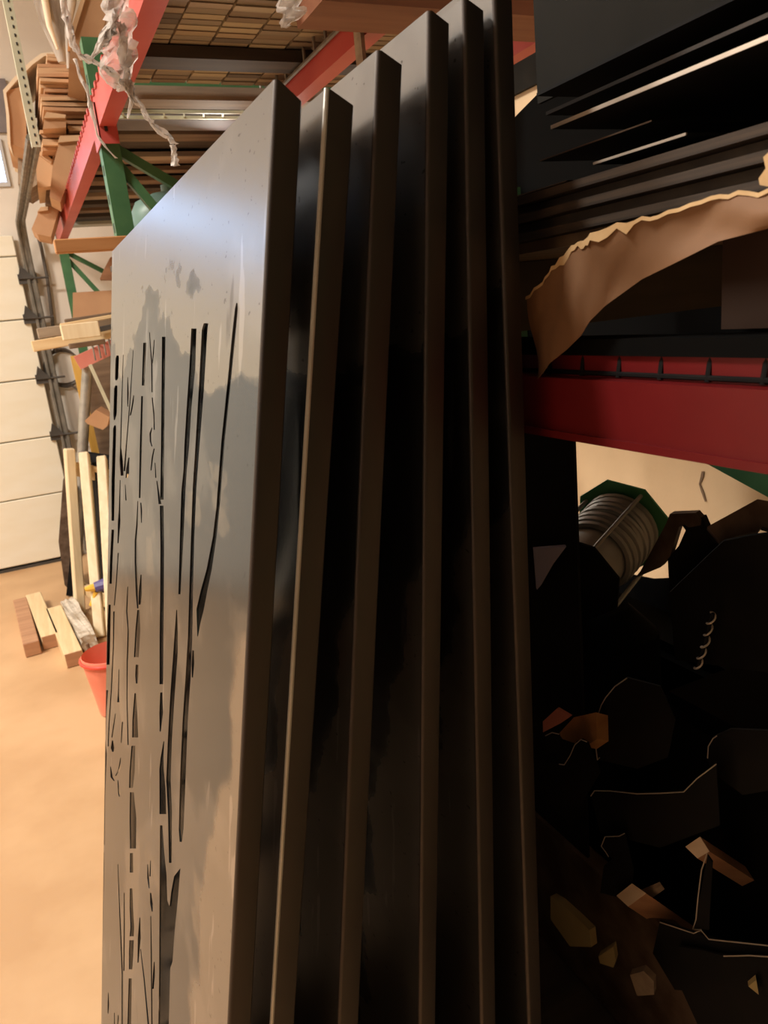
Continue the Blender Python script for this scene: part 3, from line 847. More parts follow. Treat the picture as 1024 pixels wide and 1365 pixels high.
# ------------------------------------------------------------------ stretch film hanging from the overhead beam
def film(name, label, centre, widths, m, seed, across=(0.9, 0.35, 0)):
    r = random.Random(seed)
    A = Vector(across).normalized()
    F = Vector((-A.y, A.x, 0))
    mb = MB()
    rows = []
    cs = [Vector(p) for p in centre]
    # resample
    P2, W2 = [], []
    for i in range(len(cs) - 1):
        for k in range(4):
            t = k / 4
            P2.append(cs[i].lerp(cs[i + 1], t))
            W2.append(widths[i] * (1 - t) + widths[i + 1] * t)
    P2.append(cs[-1])
    W2.append(widths[-1])
    for i, (p, w_) in enumerate(zip(P2, W2)):
        w_ *= r.uniform(0.8, 1.2)
        d = (P2[min(i + 1, len(P2) - 1)] - P2[max(i - 1, 0)]).normalized()
        side = A if abs(d.dot(A)) < 0.6 else Vector((0, 0, 1))
        row = []
        for k in range(9):
            t = k / 8 - 0.5
            row.append(p + side * (t * w_) + F * (r.uniform(-0.35, 0.35) * min(w_, 0.03) + 0.25 * w_ * math.sin(t * 9 + i)))
        rows.append(row)
    mb.grid(rows, F * 0.0006)
    return mb, m
def film_thing(label, pieces, group=None):
    ps = []
    for i, (c, w_, m, sd) in enumerate(pieces):
        mb, m = film('strand', label, c, w_, m, sd)
        ps.append(pt('film_strand', mb, m))
    return smooth(thing('plastic_film', label, 'plastic film', ps, group), 80)
film_thing('torn clear stretch film hanging in a long ragged tail over the red beam', [
    ([(0.297, 1.7, 2.361), (0.302, 1.7, 2.329), (0.298, 1.7, 2.29), (0.288, 1.7, 2.251), (0.276, 1.7, 2.211), (0.276, 1.7, 2.171)], [0.05, 0.055, 0.06, 0.07, 0.075, 0.03], 'film', 3),
    ([(0.298, 1.7, 2.29), (0.299, 1.7, 2.251), (0.295, 1.7, 2.211), (0.293, 1.7, 2.184), (0.297, 1.7, 2.16)], [0.02, 0.022, 0.02, 0.018, 0.016], 'film_thick', 31),
    ([(0.295, 1.7, 2.354), (0.285, 1.7, 2.315), (0.288, 1.7, 2.296), (0.274, 1.7, 2.27), (0.255, 1.7, 2.252), (0.232, 1.7, 2.225)], [0.022, 0.02, 0.02, 0.03, 0.02, 0.012], 'film_thick', 32),
    ([(0.201, 1.7, 2.354), (0.2, 1.7, 2.31), (0.202, 1.7, 2.279), (0.203, 1.7, 2.245), (0.214, 1.7, 2.228), (0.232, 1.7, 2.222), (0.255, 1.7, 2.21), (0.277, 1.7, 2.192), (0.288, 1.7, 2.174)], [0.012, 0.016, 0.018, 0.016, 0.012, 0.012, 0.012, 0.014, 0.012], 'film_thick', 4),
    ([(0.291, 1.7, 2.191), (0.295, 1.7, 2.164), (0.309, 1.7, 2.144), (0.322, 1.7, 2.119), (0.331, 1.7, 2.105), (0.353, 1.7, 2.089), (0.367, 1.7, 2.072)], [0.018, 0.016, 0.015, 0.014, 0.016, 0.016, 0.012], 'film_thick', 5),
    ([(0.363, 1.7, 2.07), (0.363, 1.7, 2.053), (0.361, 1.7, 2.03)], [0.01, 0.012, 0.016], 'film_thick', 6),
    ([(0.293, 1.7, 2.168), (0.295, 1.7, 2.151), (0.281, 1.7, 2.119)], [0.008, 0.009, 0.004], 'film_thick', 7),
    ([(0.202, 1.7, 2.224), (0.205, 1.7, 2.198), (0.213, 1.7, 2.169), (0.215, 1.7, 2.136), (0.218, 1.7, 2.089), (0.228, 1.7, 2.068), (0.246, 1.7, 2.046)], [0.007, 0.006, 0.008, 0.008, 0.006, 0.004, 0.004], 'film_thick', 8),
])
film_thing('clear film flap hanging at the left end of the reddish timber overhead', [
    ([(0.599, 1.54, 2.305), (0.598, 1.54, 2.289), (0.59, 1.54, 2.263), (0.578, 1.54, 2.241)], [0.075, 0.072, 0.05, 0.012], 'film', 11)])

# ------------------------------------------------------------------ cardboard piled above the farther red beam
ORD = ['first', 'second', 'third', 'fourth', 'fifth', 'sixth', 'seventh']
def cards(n, x0, x1, z0, z1, y0, label, grp, jx=0.012, m='card'):
    dz = (z1 - z0) / n
    for i in range(n):
        b = MB()
        a0 = x0 + R.uniform(-jx, jx)
        a1 = x1 + R.uniform(-jx, jx)
        y = y0 + R.uniform(-0.03, 0.03)
        mz = R.uniform(-0.25, 0.25) * dz
        nseg = 5
        rows = []
        for k in range(nseg):
            t = k / (nseg - 1)
            x = a0 + (a1 - a0) * t
            bend = mz * math.sin(t * math.pi)
            rows.append([(x, y, z0 + i * dz + bend), (x, y + 0.75, z0 + i * dz + bend * 0.5)])
        b.grid(rows, (0, 0, dz * 0.8))
        single('cardboard_sheet', (ORD[i] + ' sheet from the bottom of ' + label) if i < n - 1 else 'top sheet of ' + label, 'cardboard', b, m if i % 3 else 'card_d', grp)
def zx(pts):
    return pts
b4 = [(0.292, 4.45, 2.649), (0.375, 4.45, 2.746), (0.338, 4.45, 2.826), (0.547, 4.45, 2.908), (0.342, 4.45, 2.911), (0.572, 4.45, 3.039), (0.388, 4.45, 3.04), (0.476, 4.45, 3.093)]
cards(5, b4[0][0], b4[1][0] + 0.05, b4[0][2], b4[1][2], 4.45, 'the lowest small bundle of flattened cardboard', 'lowest cardboard bundle')
b5 = [(0.424, 4.45, 2.718), (0.538, 4.45, 2.824)]
cards(6, b5[0][0], b5[1][0] + 0.1, b5[0][2], b5[1][2], 4.47, 'the short cardboard bundle tucked behind the red beam', 'short cardboard bundle')
cards(4, b4[2][0], b4[3][0] + 0.1, b4[2][2], b4[3][2], 4.42, 'the middle bundle of flattened cardboard', 'middle cardboard bundle')
cards(7, b4[4][0], b4[5][0] + 0.12, b4[4][2], b4[5][2], 4.4, 'the thick upper bundle of flattened cardboard', 'upper cardboard bundle')
cards(3, b4[6][0], b4[7][0], b4[6][2], b4[7][2], 4.45, 'the small topmost bundle of flattened cardboard', 'topmost cardboard bundle')
def cbox(name, label, pts, depth, m, flap=None, cat='box', y=None, edge=None):
    ps = [pt('side', prism(pts, (0.02, depth, 0)), m)]
    if flap:
        ps.append(pt('flap', prism(flap, (0.01, depth * 0.9, 0.0)), edge or 'card'))
    return thing(name, label, cat, ps)
cbox('cardboard_box', 'folded brown cardboard box bent down beside the beam in front of the bundles', [(0.312, 4.3, 2.541), (0.364, 4.3, 2.65), (0.464, 4.3, 2.66), (0.376, 4.3, 2.478), (0.314, 4.3, 2.375), (0.271, 4.3, 2.404)], 0.3, 'card_d', [(0.356, 4.28, 2.646), (0.372, 4.28, 2.676), (0.474, 4.28, 2.679), (0.466, 4.28, 2.655)])
cbox('cardboard_box', 'flattened cardboard box hanging lowest of the pile by the beam end', [(0.175, 4.75, 2.317), (0.231, 4.75, 2.407), (0.314, 4.75, 2.439), (0.345, 4.75, 2.438), (0.265, 4.75, 2.27), (0.199, 4.75, 2.289)], 0.35, 'card_d', [(0.222, 4.73, 2.401), (0.242, 4.73, 2.423), (0.28, 4.73, 2.426), (0.276, 4.73, 2.406)])
cbox('cardboard_box', 'open cardboard carton end facing the track, left of the bent brown box', [(0.26, 4.6, 2.67), (0.33, 4.6, 2.619), (0.353, 4.6, 2.662), (0.315, 4.6, 2.505), (0.24, 4.6, 2.499), (0.251, 4.6, 2.591)], 0.5, 'card', [(0.257, 4.58, 2.673), (0.303, 4.58, 2.669), (0.339, 4.58, 2.629), (0.328, 4.58, 2.611)])
cbox('cardboard_box', 'brown cardboard carton under the bundles, with a curved lower lip', [(0.305, 4.35, 2.723), (0.327, 4.35, 2.783), (0.424, 4.35, 2.781), (0.414, 4.35, 2.73)], 0.4, 'card_d', [(0.317, 4.33, 2.768), (0.336, 4.33, 2.795), (0.423, 4.33, 2.783), (0.417, 4.33, 2.769)])
cbox('cardboard_box', 'tall dull carton standing behind the slotted strut end', [(0.191, 4.9, 2.727), (0.269, 4.9, 2.714), (0.282, 4.9, 2.645), (0.255, 4.9, 2.567), (0.215, 4.9, 2.545), (0.16, 4.9, 2.577)], 0.5, 'grey_wood')
cbox('cardboard_box', 'small brown carton low in the pile behind the bent brown box', [(0.29, 4.7, 2.516), (0.362, 4.7, 2.495), (0.331, 4.7, 2.415), (0.266, 4.7, 2.433)], 0.4, 'brown_wood')
# big sheet draped over the pile, pale on top
dr = MB()
top = [(0.141, 4.6, 2.718), (0.164, 4.6, 2.858), (0.171, 4.6, 2.962), (0.24, 4.6, 3.026), (0.325, 4.6, 3.097), (0.387, 4.6, 3.137), (0.457, 4.6, 3.146)]
rows = [[p, (p[0] + 0.03, p[1] + 0.7, p[2] + 0.02)] for p in top]
dr.grid(rows, (0.012, 0, -0.012))
dside = prism([(0.142, 4.62, 2.722), (0.164, 4.62, 2.863), (0.174, 4.62, 2.961), (0.253, 4.62, 2.983), (0.264, 4.62, 2.899), (0.227, 4.62, 2.686)], (0.02, 0.6, 0))
thing('cardboard_sheet', 'large curved cardboard sheet draped over the pile, its upper face pale', 'cardboard',
      [pt('top_face', dr, 'card_p'), pt('hanging_side', dside, 'card_d')])
single('cardboard_sheet', 'white-edged cardboard sheet standing on edge left of the slotted strut end', 'cardboard', prism([(0.18, 4.85, 2.818), (0.204, 4.85, 2.825), (0.212, 4.85, 2.716), (0.191, 4.85, 2.705), (0.161, 4.85, 2.724)], (0.01, 0.5, 0)), 'card_p')
# tarp and long carton at the top of the pile
tp = MB()
tp.tube([(0.459, 4.2, 3.328), (0.447, 4.2, 3.236), (0.442, 4.2, 3.143), (0.446, 4.2, 3.065), (0.441, 4.2, 2.974)], [0.10, 0.085, 0.07, 0.05, 0.02], 10)
tp2 = tube([(0.415, 4.12, 3.295), (0.406, 4.12, 3.205), (0.404, 4.12, 3.099), (0.421, 4.12, 3.005)], [0.02, 0.016, 0.013, 0.006], 8)
tp3 = tube([(0.539, 4.1, 3.296), (0.515, 4.1, 3.189), (0.477, 4.1, 3.081), (0.452, 4.1, 2.919)], [0.03, 0.02, 0.012, 0.01], 8)
smooth(thing('tarp', 'bunched grey tarpaulin with a pale hem hanging above the cardboard pile', 'tarp', [pt('folds', tp, 'tarp'), pt('hem', tp2, 'card_p', label='pale hem'), pt('hanging_corner', tp3, 'tarp')]), 60)
cbox('long_carton', 'long brown carton slanting down over the pile, nearest the red beam', [(0.435, 3.9, 2.883), (0.471, 3.9, 3.008), (0.578, 3.9, 3.208), (0.681, 3.9, 3.215), (0.618, 3.9, 3.051), (0.552, 3.9, 2.905), (0.512, 3.9, 2.862)], 0.5, 'card_d', [(0.454, 3.88, 2.989), (0.569, 3.88, 3.2), (0.585, 3.88, 3.201), (0.476, 3.88, 2.99)], cat='box', edge='card')

# teal drum and small bottle on the dark shelf board
td = MB()
tc_ = Vector((0.61, 3.05, 1.981))
prof = [(0.0, 0.13), (0.03, 0.155), (0.14, 0.16), (0.19, 0.13), (0.215, 0.07), (0.22, 0.03)]
td.tube([tc_ + Vector((0, 0, z)) for z, r_ in prof], [r_ for z, r_ in prof], 18)
th_ = tube([tc_ + Vector((0, 0, 0.22)), tc_ + Vector((0, 0, 0.245))], 0.03, 10)
smooth(thing('plastic_drum', 'rounded teal plastic drum on the rack behind the steel pan top', 'drum', [pt('body', td, 'teal'), pt('cap', th_, 'teal')]), 50)

smooth(thing('bottle', 'small pale bottle between the green rack post and the teal drum', 'bottle', [
    pt('body', MB().tube([(0.435, 3.02, 1.981), (0.435, 3.02, 2.055), (0.435, 3.02, 2.068)], [0.022, 0.022, 0.012], 12), 'pale_plastic'),
    pt('cap', tube([(0.435, 3.02, 2.0685), (0.435, 3.02, 2.088)], 0.011, 10), 'pale_plastic')]), 50)

# ------------------------------------------------------------------ lumber shelf at head height beyond the panels
def board(label, p, q, w_, h_, m, grp=None, name='lumber_board', end=None):
    b = bar(p, q, w_, h_).bevel(0.004)
    return single(name, label, 'lumber', b, m, grp)
L1 = [(0.058, 5.0, 1.692), (0.511, 5.0, 1.692)]
board('pine board with a sawn pale end, lowest on the lumber shelf, jutting toward the door', [(0.054, 4.95, 1.697), (0.602, 4.95, 1.736)][0], [(0.054, 4.95, 1.697), (0.602, 4.95, 1.736)][1], 0.12, 0.062, 'pine_x')
board('weathered grey board above the lowest pine board on the lumber shelf', [(0.098, 5.0, 1.767), (0.618, 5.0, 1.79)][0], [(0.098, 5.0, 1.767), (0.618, 5.0, 1.79)][1], 0.10, 0.06, 'grey_wood')
board('short bright pine block on top of the lumber shelf, catching the light', [(0.215, 4.7, 1.754), (0.418, 4.7, 1.758)][0], [(0.215, 4.7, 1.754), (0.418, 4.7, 1.758)][1], 0.09, 0.085, 'pine')
board('thin yellow lath lying above the bright pine block', [(0.225, 4.9, 1.799), (0.569, 4.9, 1.827)][0], [(0.225, 4.9, 1.799), (0.569, 4.9, 1.827)][1], 0.05, 0.022, 'pine_x')
board('long dark strip lying topmost on the lumber shelf', [(0.262, 5.05, 1.826), (0.612, 5.05, 1.847)][0], [(0.262, 5.05, 1.826), (0.612, 5.05, 1.847)][1], 0.05, 0.02, 'brown_wood')
board('dark batten under the thin yellow lath', [(0.413, 4.85, 1.753), (0.575, 4.85, 1.772)][0], [(0.413, 4.85, 1.753), (0.575, 4.85, 1.772)][1], 0.05, 0.03, 'hinge')
board('brown batten beneath the weathered board on the lumber shelf', [(0.248, 4.86, 1.676), (0.452, 4.86, 1.684)][0], [(0.248, 4.86, 1.676), (0.452, 4.86, 1.684)][1], 0.05, 0.03, 'brown_wood')
single('carton', 'brown carton standing on the lumber shelf behind the steel pan edge', 'box', prism([(0.321, 5.2, 1.843), (0.35, 5.2, 1.994), (0.655, 5.2, 1.988), (0.63, 5.2, 1.851)], (0.02, 0.3, 0)), 'card_d')
# red carton on the green brace
single('red_offcut', 'reddish brown offcut hanging by the green brace beside the steel pan', 'offcut', prism([(0.533, 5.3, 2.069), (0.566, 5.3, 2.122), (0.621, 5.3, 2.196), (0.683, 5.3, 2.206), (0.656, 5.3, 2.06)], (0.02, 0.15, 0)), 'red_wood')
rb = bar([(0.308, 5.45, 1.562), (0.662, 5.45, 1.681)][0], [(0.308, 5.45, 1.562), (0.662, 5.45, 1.681)][1], 0.05, 0.09)
hk = [pt('wire_hook', tube([Vector(p) + Vector((0, 0, 0.02)), Vector(p) + Vector((0, -0.035, 0.03)), Vector(p) + Vector((0, -0.04, -0.07))], 0.006, 6), 'track') for p in [(0.419, 5.42, 1.638), (0.455, 5.42, 1.649), (0.491, 5.42, 1.664), (0.526, 5.42, 1.675)]]
thing('beam_offcut', 'short red beam carrying wire hooks under the lumber shelf', 'rack beam', [pt('beam', rb, 'faded_red')] + hk)
pp = [(0.371, 5.5, 1.529), (0.281, 5.5, 1.181), (0.198, 5.5, 0.83)]
pipe_foot = Vector(pp[2]) + (Vector(pp[2]) - Vector(pp[0])) * (pp[2][2] / (pp[0][2] - pp[2][2]))
smooth(single('steel_pipe', 'grey steel pipe propped upright under the red beam, beside the pine frame', 'pipe', tube([pp[0], pp[1], pp[2], pipe_foot], 0.035, 12), 'galv'))
yl = [(0.308, 5.62, 1.609), (0.248, 5.62, 1.123)]
single('yellow_board', 'narrow yellow board standing against the wall left of the grey pipe', 'board', bar(yl[0], (yl[0][0] + 0.02, 5.62, 0), 0.05, 0.03, (0, 1, 0)), 'yellow_wood')
lt = [(0.321, 4.55, 1.569), (0.393, 4.55, 1.264)]
single('lath', 'thin pale lath leaning from the red beam down behind the steel pan', 'lath', bar(lt[0], lt[1], 0.018, 0.018), 'strut')
single('carton', 'tan carton with an open flap on the clutter behind the grey pipe', 'box', prism([(0.253, 4.9, 1.233), (0.329, 4.9, 1.29), (0.398, 4.9, 1.234), (0.375, 4.9, 1.182), (0.345, 4.9, 1.163), (0.263, 4.9, 1.213)], (0.05, 0.2, 0)), 'card_d')
# clutter behind the panel edge
single('plywood_sheet', 'brown plywood sheet standing on the floor behind the grey pipe', 'plywood sheet', box((0.33, 5.80, 0), (1.4, 5.82, 1.60)), 'brown_wood')
single('plywood_sheet', 'dark grey sheet standing in front of the brown plywood sheet', 'plywood sheet', box((0.45, 5.6, 0), (1.4, 5.62, 1.1)), 'dark_wood')
single('black_bag', 'black bag of offcuts slumped behind the tops of the pine frame', 'bag', MB().tube([(0.62, 5.3, 0), (0.62, 5.3, 0.02), (0.62, 5.3, 0.5), (0.60, 5.3, 0.9), (0.58, 5.3, 1.05)], [0.15, 0.2, 0.22, 0.18, 0.06], 12), 'black_plastic')

# leaning black sheets left of the pine frame
def lean(label, px_top, px_bot, m, depth=0.03):
    return single('steel_sheet', label, 'steel sheet', prism(px_top + px_bot, (0.012, depth * 0.2, 0)), m)
single('steel_sheet', 'dull grey steel sheet leaning by the garage door, leftmost of the leaning sheets', 'steel sheet', prism([(0.072, 5.55, 0.792), (0.128, 5.55, 0.877), (0.148, 5.55, 0.858), (0.087, 5.55, 0.465), (-0.037, 5.55, 0.012), (-0.063, 5.55, 0.053), (-0.04, 5.55, 0.372)], (0.03, 0.25, 0)), 'rusty')
single('steel_sheet', 'black steel sheet leaning behind the first stake of the pine frame', 'steel sheet', prism([(0.116, 5.42, 0.753), (0.134, 5.42, 0.749), (0.001, 5.42, -0.014), (-0.067, 5.42, 0.015), (0.016, 5.42, 0.293)], (0.02, 0.05, 0)), 'black_steel')

# pine frame: three stakes and a rail
fr = []
def stake(t, b, m='pine'):
    return pt('stake', bar(t, b, 0.058, 0.058).bevel(0.006), m)
tops = [(0.138, 5.05, 1.063), (0.219, 5.05, 1.02), (0.318, 5.05, 0.974)]
bots = [(-0.003, 5.016, 0.0), (0.077, 4.499, 0.0), (0.125, 4.216, 0.0)]
bots = [bots[0], bots[1], (bots[2][0], bots[2][1], 0.0)]
for t, b in zip(tops, bots):
    fr.append(stake(t, (b[0], b[1], 0.002)))
T0, T2 = Vector(tops[0]), Vector(tops[2])
B0, B2 = Vector(bots[0]), Vector(bots[2])
fr.append(pt('rail', bar(T0.lerp(B0, 0.13) + Vector((0.03, 0.06, 0)), T2.lerp(B2, 0.15) + Vector((0.15, 0.06, -0.02)), 0.03, 0.085), 'pine_x'))
fr.append(pt('rail', bar(T0.lerp(B0, 0.86) + Vector((0.03, 0.06, 0)), T2.lerp(B2, 0.86) + Vector((0.1, 0.06, 0)), 0.03, 0.07), 'pine_x'))
bsh = [T0 + Vector((0.1, 0.1, -0.05)), T2 + Vector((0.2, 0.0, -0.05)), B2 + Vector((0.2, 0.0, 0)), B0 + Vector((0.11, 0.1, 0))]
single('steel_sheet', 'broad black sheet leaning behind the pine frame', 'steel sheet', prism(bsh, (0.01, 0.006, 0)), 'black_steel')
thing('pine_frame', 'pale pine frame of three stakes and a rail leaning by the steel pan edge', 'wooden frame', fr)

# lumber on the floor
def floor_board(label, a, b, w_, h_, m):
    A_, B_ = Vector(a), Vector(b)
    A_.z = B_.z = h_ / 2 + 0.001
    bb = pt('timber', bar(A_, B_, w_, h_).bevel(0.004), m)
    d = (B_ - A_).normalized()
    ends = [pt('sawn_end', bar(B_, B_ + d * 0.002, w_ - 0.008, h_ - 0.008), 'red_wood')]
    return thing('lumber_offcut', label, 'lumber', [bb] + ends)
f1 = [(-0.348, 5.362, 0.09), (-0.287, 4.475, 0.09)]
floor_board('leftmost of three timber offcuts lying on the concrete, reddish with a knot', f1[0], f1[1], 0.085, 0.085, 'red_wood')
f2 = [(-0.264, 5.414, 0.09), (-0.186, 4.524, 0.09)]
floor_board('pale pine offcut lying between the other two on the concrete', f2[0], f2[1], 0.095, 0.085, 'pine_y')
f3 = [(-0.149, 5.02, 0.09), (-0.079, 4.164, 0.09)]
floor_board('pale pine offcut lying closest to the red bucket on the concrete', f3[0], f3[1], 0.095, 0.085, 'pine_y')
wr = [(-0.059, 5.039, 0.06), (0.013, 4.289, 0.06)]
wb = bar(wr[0], wr[1], 0.082, 0.10)
bmesh.ops.subdivide_edges(wb.bm, edges=wb.bm.edges[:], cuts=4, use_grid_fill=True)
for v in wb.bm.verts:
    v.co += Vector((R.uniform(-1, 1), R.uniform(-1, 1), R.uniform(-1, 1))) * 0.006
    v.co.z = max(v.co.z, 0.001)
single('wrapped_bundle', 'bundle in crinkled clear wrap lying beside the pine offcuts', 'bundle', wb, 'wrap')
# clamp
c0 = [(0.05, 4.6, 0.281), (0.084, 4.6, 0.282), (0.105, 4.6, 0.281), (0.165, 4.6, 0.285), (0.082, 4.6, 0.205), (0.108, 4.6, 0.252)]
cp = [pt('jaw', MB().tube([c0[0], c0[1], c0[2]], [0.012, 0.022, 0.025], 8), 'yellow'), pt('jaw', MB().tube([c0[5], c0[4], Vector(c0[4]) + Vector((-0.02, 0, -0.03))], [0.015, 0.012, 0.01], 8), 'yellow'),
      pt('handle', MB().tube([c0[2], Vector(c0[3]), Vector(c0[3]) + Vector((0.15, 0, 0.0))], [0.03, 0.04, 0.035], 10), 'purple')]
thing('spring_clamp', 'violet handled clamp with yellow jaws by the pine frame', 'clamp', cp)
# red bucket
bk = MB()
bc = Vector([(0.094, 3.518, 0.3)][0])
n = 28
def ring(r, z):
    return [(bc.x + r * math.cos(2 * math.pi * k / n), bc.y + r * math.sin(2 * math.pi * k / n), z) for k in range(n)] 
rows = [ring(0.105, 0.005), ring(0.115, 0.1), ring(0.128, 0.2), ring(0.138, 0.29), ring(0.134, 0.295), ring(0.124, 0.2), ring(0.110, 0.1), ring(0.100, 0.02)]
rows = [r + [r[0]] for r in rows]
bk.grid(rows)
bmesh.ops.remove_doubles(bk.bm, verts=bk.bm.verts[:], dist=1e-5)
bk.tube([(bc.x, bc.y, 0.002), (bc.x, bc.y, 0.02)], 0.102, n)
bw = MB()
bw.tube([(bc.x + 0.141 * math.cos(a), bc.y + 0.141 * math.sin(a), 0.275) for a in [2 * math.pi * k / 24 for k in range(24)]], 0.008, 6, True)
smooth(thing('bucket', 'red plastic bucket on the concrete beside the steel pan edge', 'bucket', [pt('body', bk, 'pink_plastic'), pt('rim', bw, 'red_plastic')]), 50)
bt = [(-0.002, 3.8, 0.251), (0.005, 3.8, 0.192)]
smooth(single('bolt_rod', 'small brown rod with a bright tip sticking out of the red bucket', 'rod', tube([bt[0], bt[1], (bt[1][0] + 0.012, bt[1][1] + 0.01, 0.022)], 0.009, 8), 'brown_wood'))

# ------------------------------------------------------------------ near rack on the right of the pans
XN = 0.45
XR = 1.15
nr = []
for y in (-0.05, 1.60):
    for x in (XN, XR - 0.05):
        nr.append(pt('upright', MB().box((x, y, 0), (x + 0.003, y + 0.05, 1.95)).box((x, y, 0), (x + 0.05, y + 0.003, 1.95)).box((x, y + 0.047, 0), (x + 0.05, y + 0.05, 1.95)), 'green'))
b_ = MB()
b_.box((XN, 0.0, 1.571), (XN + 0.04, 1.6, 1.6215))
b_.box((XN + 0.016, 0.0, 1.6215), (XN + 0.04, 1.6, 1.641))
b_.box((XN - 0.003, 0.0, 1.564), (XN + 0.04, 1.6, 1.571))
nr.append(pt('beam', b_, 'deep_red'))
nr.append(pt('beam', box((XR - 0.04, 0.0, 1.50), (XR, 1.6, 1.58)), 'deep_red'))
for k in range(12):
    y = 0.322 + 0.0485 * k
    nr.append(pt('wire_hook', MB().tube([(XN + 0.09, y, 1.645), (XN + 0.018, y, 1.645), (XN + 0.0145, y, 1.6225)], 0.0026, 6), 'black_steel'))
nr.append(pt('wire_rod', MB().tube([(XN + 0.0145, 0.0, 1.6255), (XN + 0.0145, 1.6, 1.6255)], 0.0022, 6), 'black_steel'))
nr.append(pt('deck_edge', box((XN + 0.012, 0.0, 1.6415), (XN + 0.05, 1.6, 1.656)), 'black_plastic'))
nr.append(pt('beam', box((XN, 0.0, 0.44), (XN + 0.04, 1.6, 0.51)), 'deep_red'))
nr.append(pt('beam', box((XR - 0.04, 0.0, 0.44), (XR, 1.6, 0.51)), 'deep_red'))
nr.append(pt('shelf_deck', box((XN, 0.0, 0.51), (XR, 1.6, 0.525)), 'dark_wood'))
g = [(1.12, 0.997, 1.385), (1.12, 0.812, 1.328)]
nr.append(pt('brace', bar(g[0], g[1], 0.025, 0.042), 'green'))
thing('storage_rack', 'dark storage rack behind the pans, dim red beam with wire hooks at eye level', 'storage rack', nr)
single('steel_sheet', 'added dark sheet across the far end of the storage rack, shading the heap', 'steel sheet', box((0.50, 1.57, 0.526), (1.1, 1.575, 1.36)), 'black_steel')  # added screen that keeps the wall light off the heap

# dark carton on the eye-level beam and board stack above it
single('carton', 'dark brown carton on the eye-level red beam at the right edge', 'box', box((0.52, 0.10, 1.657), (1.1, 0.456, 1.7395)), 'dark_card')
single('packing_block', 'wooden packing block under the board stack, hidden next to the pans', 'block', box((0.52, 0.80, 1.657), (1.1, 0.95, 1.7395)), 'dark_wood')
z = 1.7405
for i, (x, t, m_, lab) in enumerate([(0.478, 0.010, 'brown_wood', 'pale-edged board at the bottom of the dark board stack'), (0.462, 0.007, 'dark_ply', 'second board from the bottom of the dark board stack'),
        (0.473, 0.0086, 'dark_wood', 'third board from the bottom of the dark board stack'), (0.458, 0.007, 'dark_ply', 'fourth board up in the dark board stack, edge catching light'),
        (0.472, 0.0078, 'dark_wood', 'fifth board up in the dark board stack, set slightly back'), (0.456, 0.007, 'dark_ply', 'top board of the dark board stack below the steel sheets')]):
    single('board_sheet', lab, 'board', box((x, 0.08 - 0.008 * i, z), (1.1, 1.08 + 0.01 * i, z + t)), m_)
    z += t + 0.0006
def sheet(label, x, y0, y1, z, t, edge, x1=1.1, m='black_steel'):
    pr = [pt('plate', box((x, y0, z), (x1, y1, z + t)), m)]
    if edge:
        pr.append(pt('sheared_edge', box((x - 0.0012, y0, z), (x, y1, z + t)), edge, label='bright sheared edge'))
    return thing('steel_sheet', label, 'steel sheet', pr)
single('steel_spacer', 'black steel spacer between the board stack and the lowest steel sheet', 'spacer', box((0.7, 0.25, z), (0.8, 0.95, 1.8035)), 'black_steel')
sheet('short bright-edged steel sheet lowest of the sheets above the board stack', 0.484, 0.459, 0.563, 1.804, 0.002, 'bright_edge', x1=0.9)
sheet('steel sheet with a faint edge under the longest bright-edged sheet', 0.50, 0.51, 0.66, 1.826, 0.0012, 'rusty')
sheet('faintly edged steel sheet nearest the last pan, just above the board stack', 0.484, 0.60, 0.69, 1.797, 0.0012, 'rusty', x1=0.68)
single('steel_spacer', 'black steel spacer under the longest bright-edged sheet', 'spacer', box((0.92, 0.08, z), (1.0, 0.85, 1.8255)), 'black_steel')
single('steel_spacer', 'black steel spacer carrying the longest bright-edged sheet at its back', 'spacer', box((1.02, 0.08, 1.8275), (1.08, 0.8, 1.8455)), 'black_steel')
sheet('longest steel sheet overhead, with a bright edge running to the right frame side', 0.484, 0.02, 0.62, 1.846, 0.0032, 'bright_edge')
sheet('dark steel sheet just above the longest bright-edged sheet, edge barely visible', 0.51, 0.0, 0.66, 1.868, 0.003, 'dark_steel')
sheet('dark steel sheet second above the longest bright-edged sheet', 0.53, 0.0, 0.70, 1.896, 0.003, 'black_steel')
single('steel_spacer', 'black steel spacer stacked between the two upper dark sheets', 'spacer', box((0.9, 0.1, 1.8495), (1.0, 0.6, 1.8675)), 'black_steel')
single('steel_spacer', 'black steel spacer under the uppermost dark sheet', 'spacer', box((0.9, 0.1, 1.8715), (1.0, 0.6, 1.8955)), 'black_steel')
single('steel_plate', 'large dark plate standing on edge on top of the overhead steel sheets', 'steel plate', box((0.56, 0.02, 1.8995), (0.565, 0.74, 2.4)), 'plate_dark')
single('steel_plate', 'added black plate darkening the background of the eye-level shelf', 'steel plate', prism([(1.155, 0.0, 1.50), (1.155, 1.75, 1.50), (1.155, 1.75, 2.07), (1.155, 1.35, 2.18), (1.155, 0.0, 2.21)], (0.005, 0, 0)), 'black_plastic')  # added dark backing, covers the lit wall between the sheets
single('steel_plate', 'added dull plate darkening the high wall behind the overhead steel', 'steel plate', box((1.73, 0.6, 2.38), (1.745, 3.1, 3.2)), 'plate_dark')  # added to hide the bright wall above the sheets

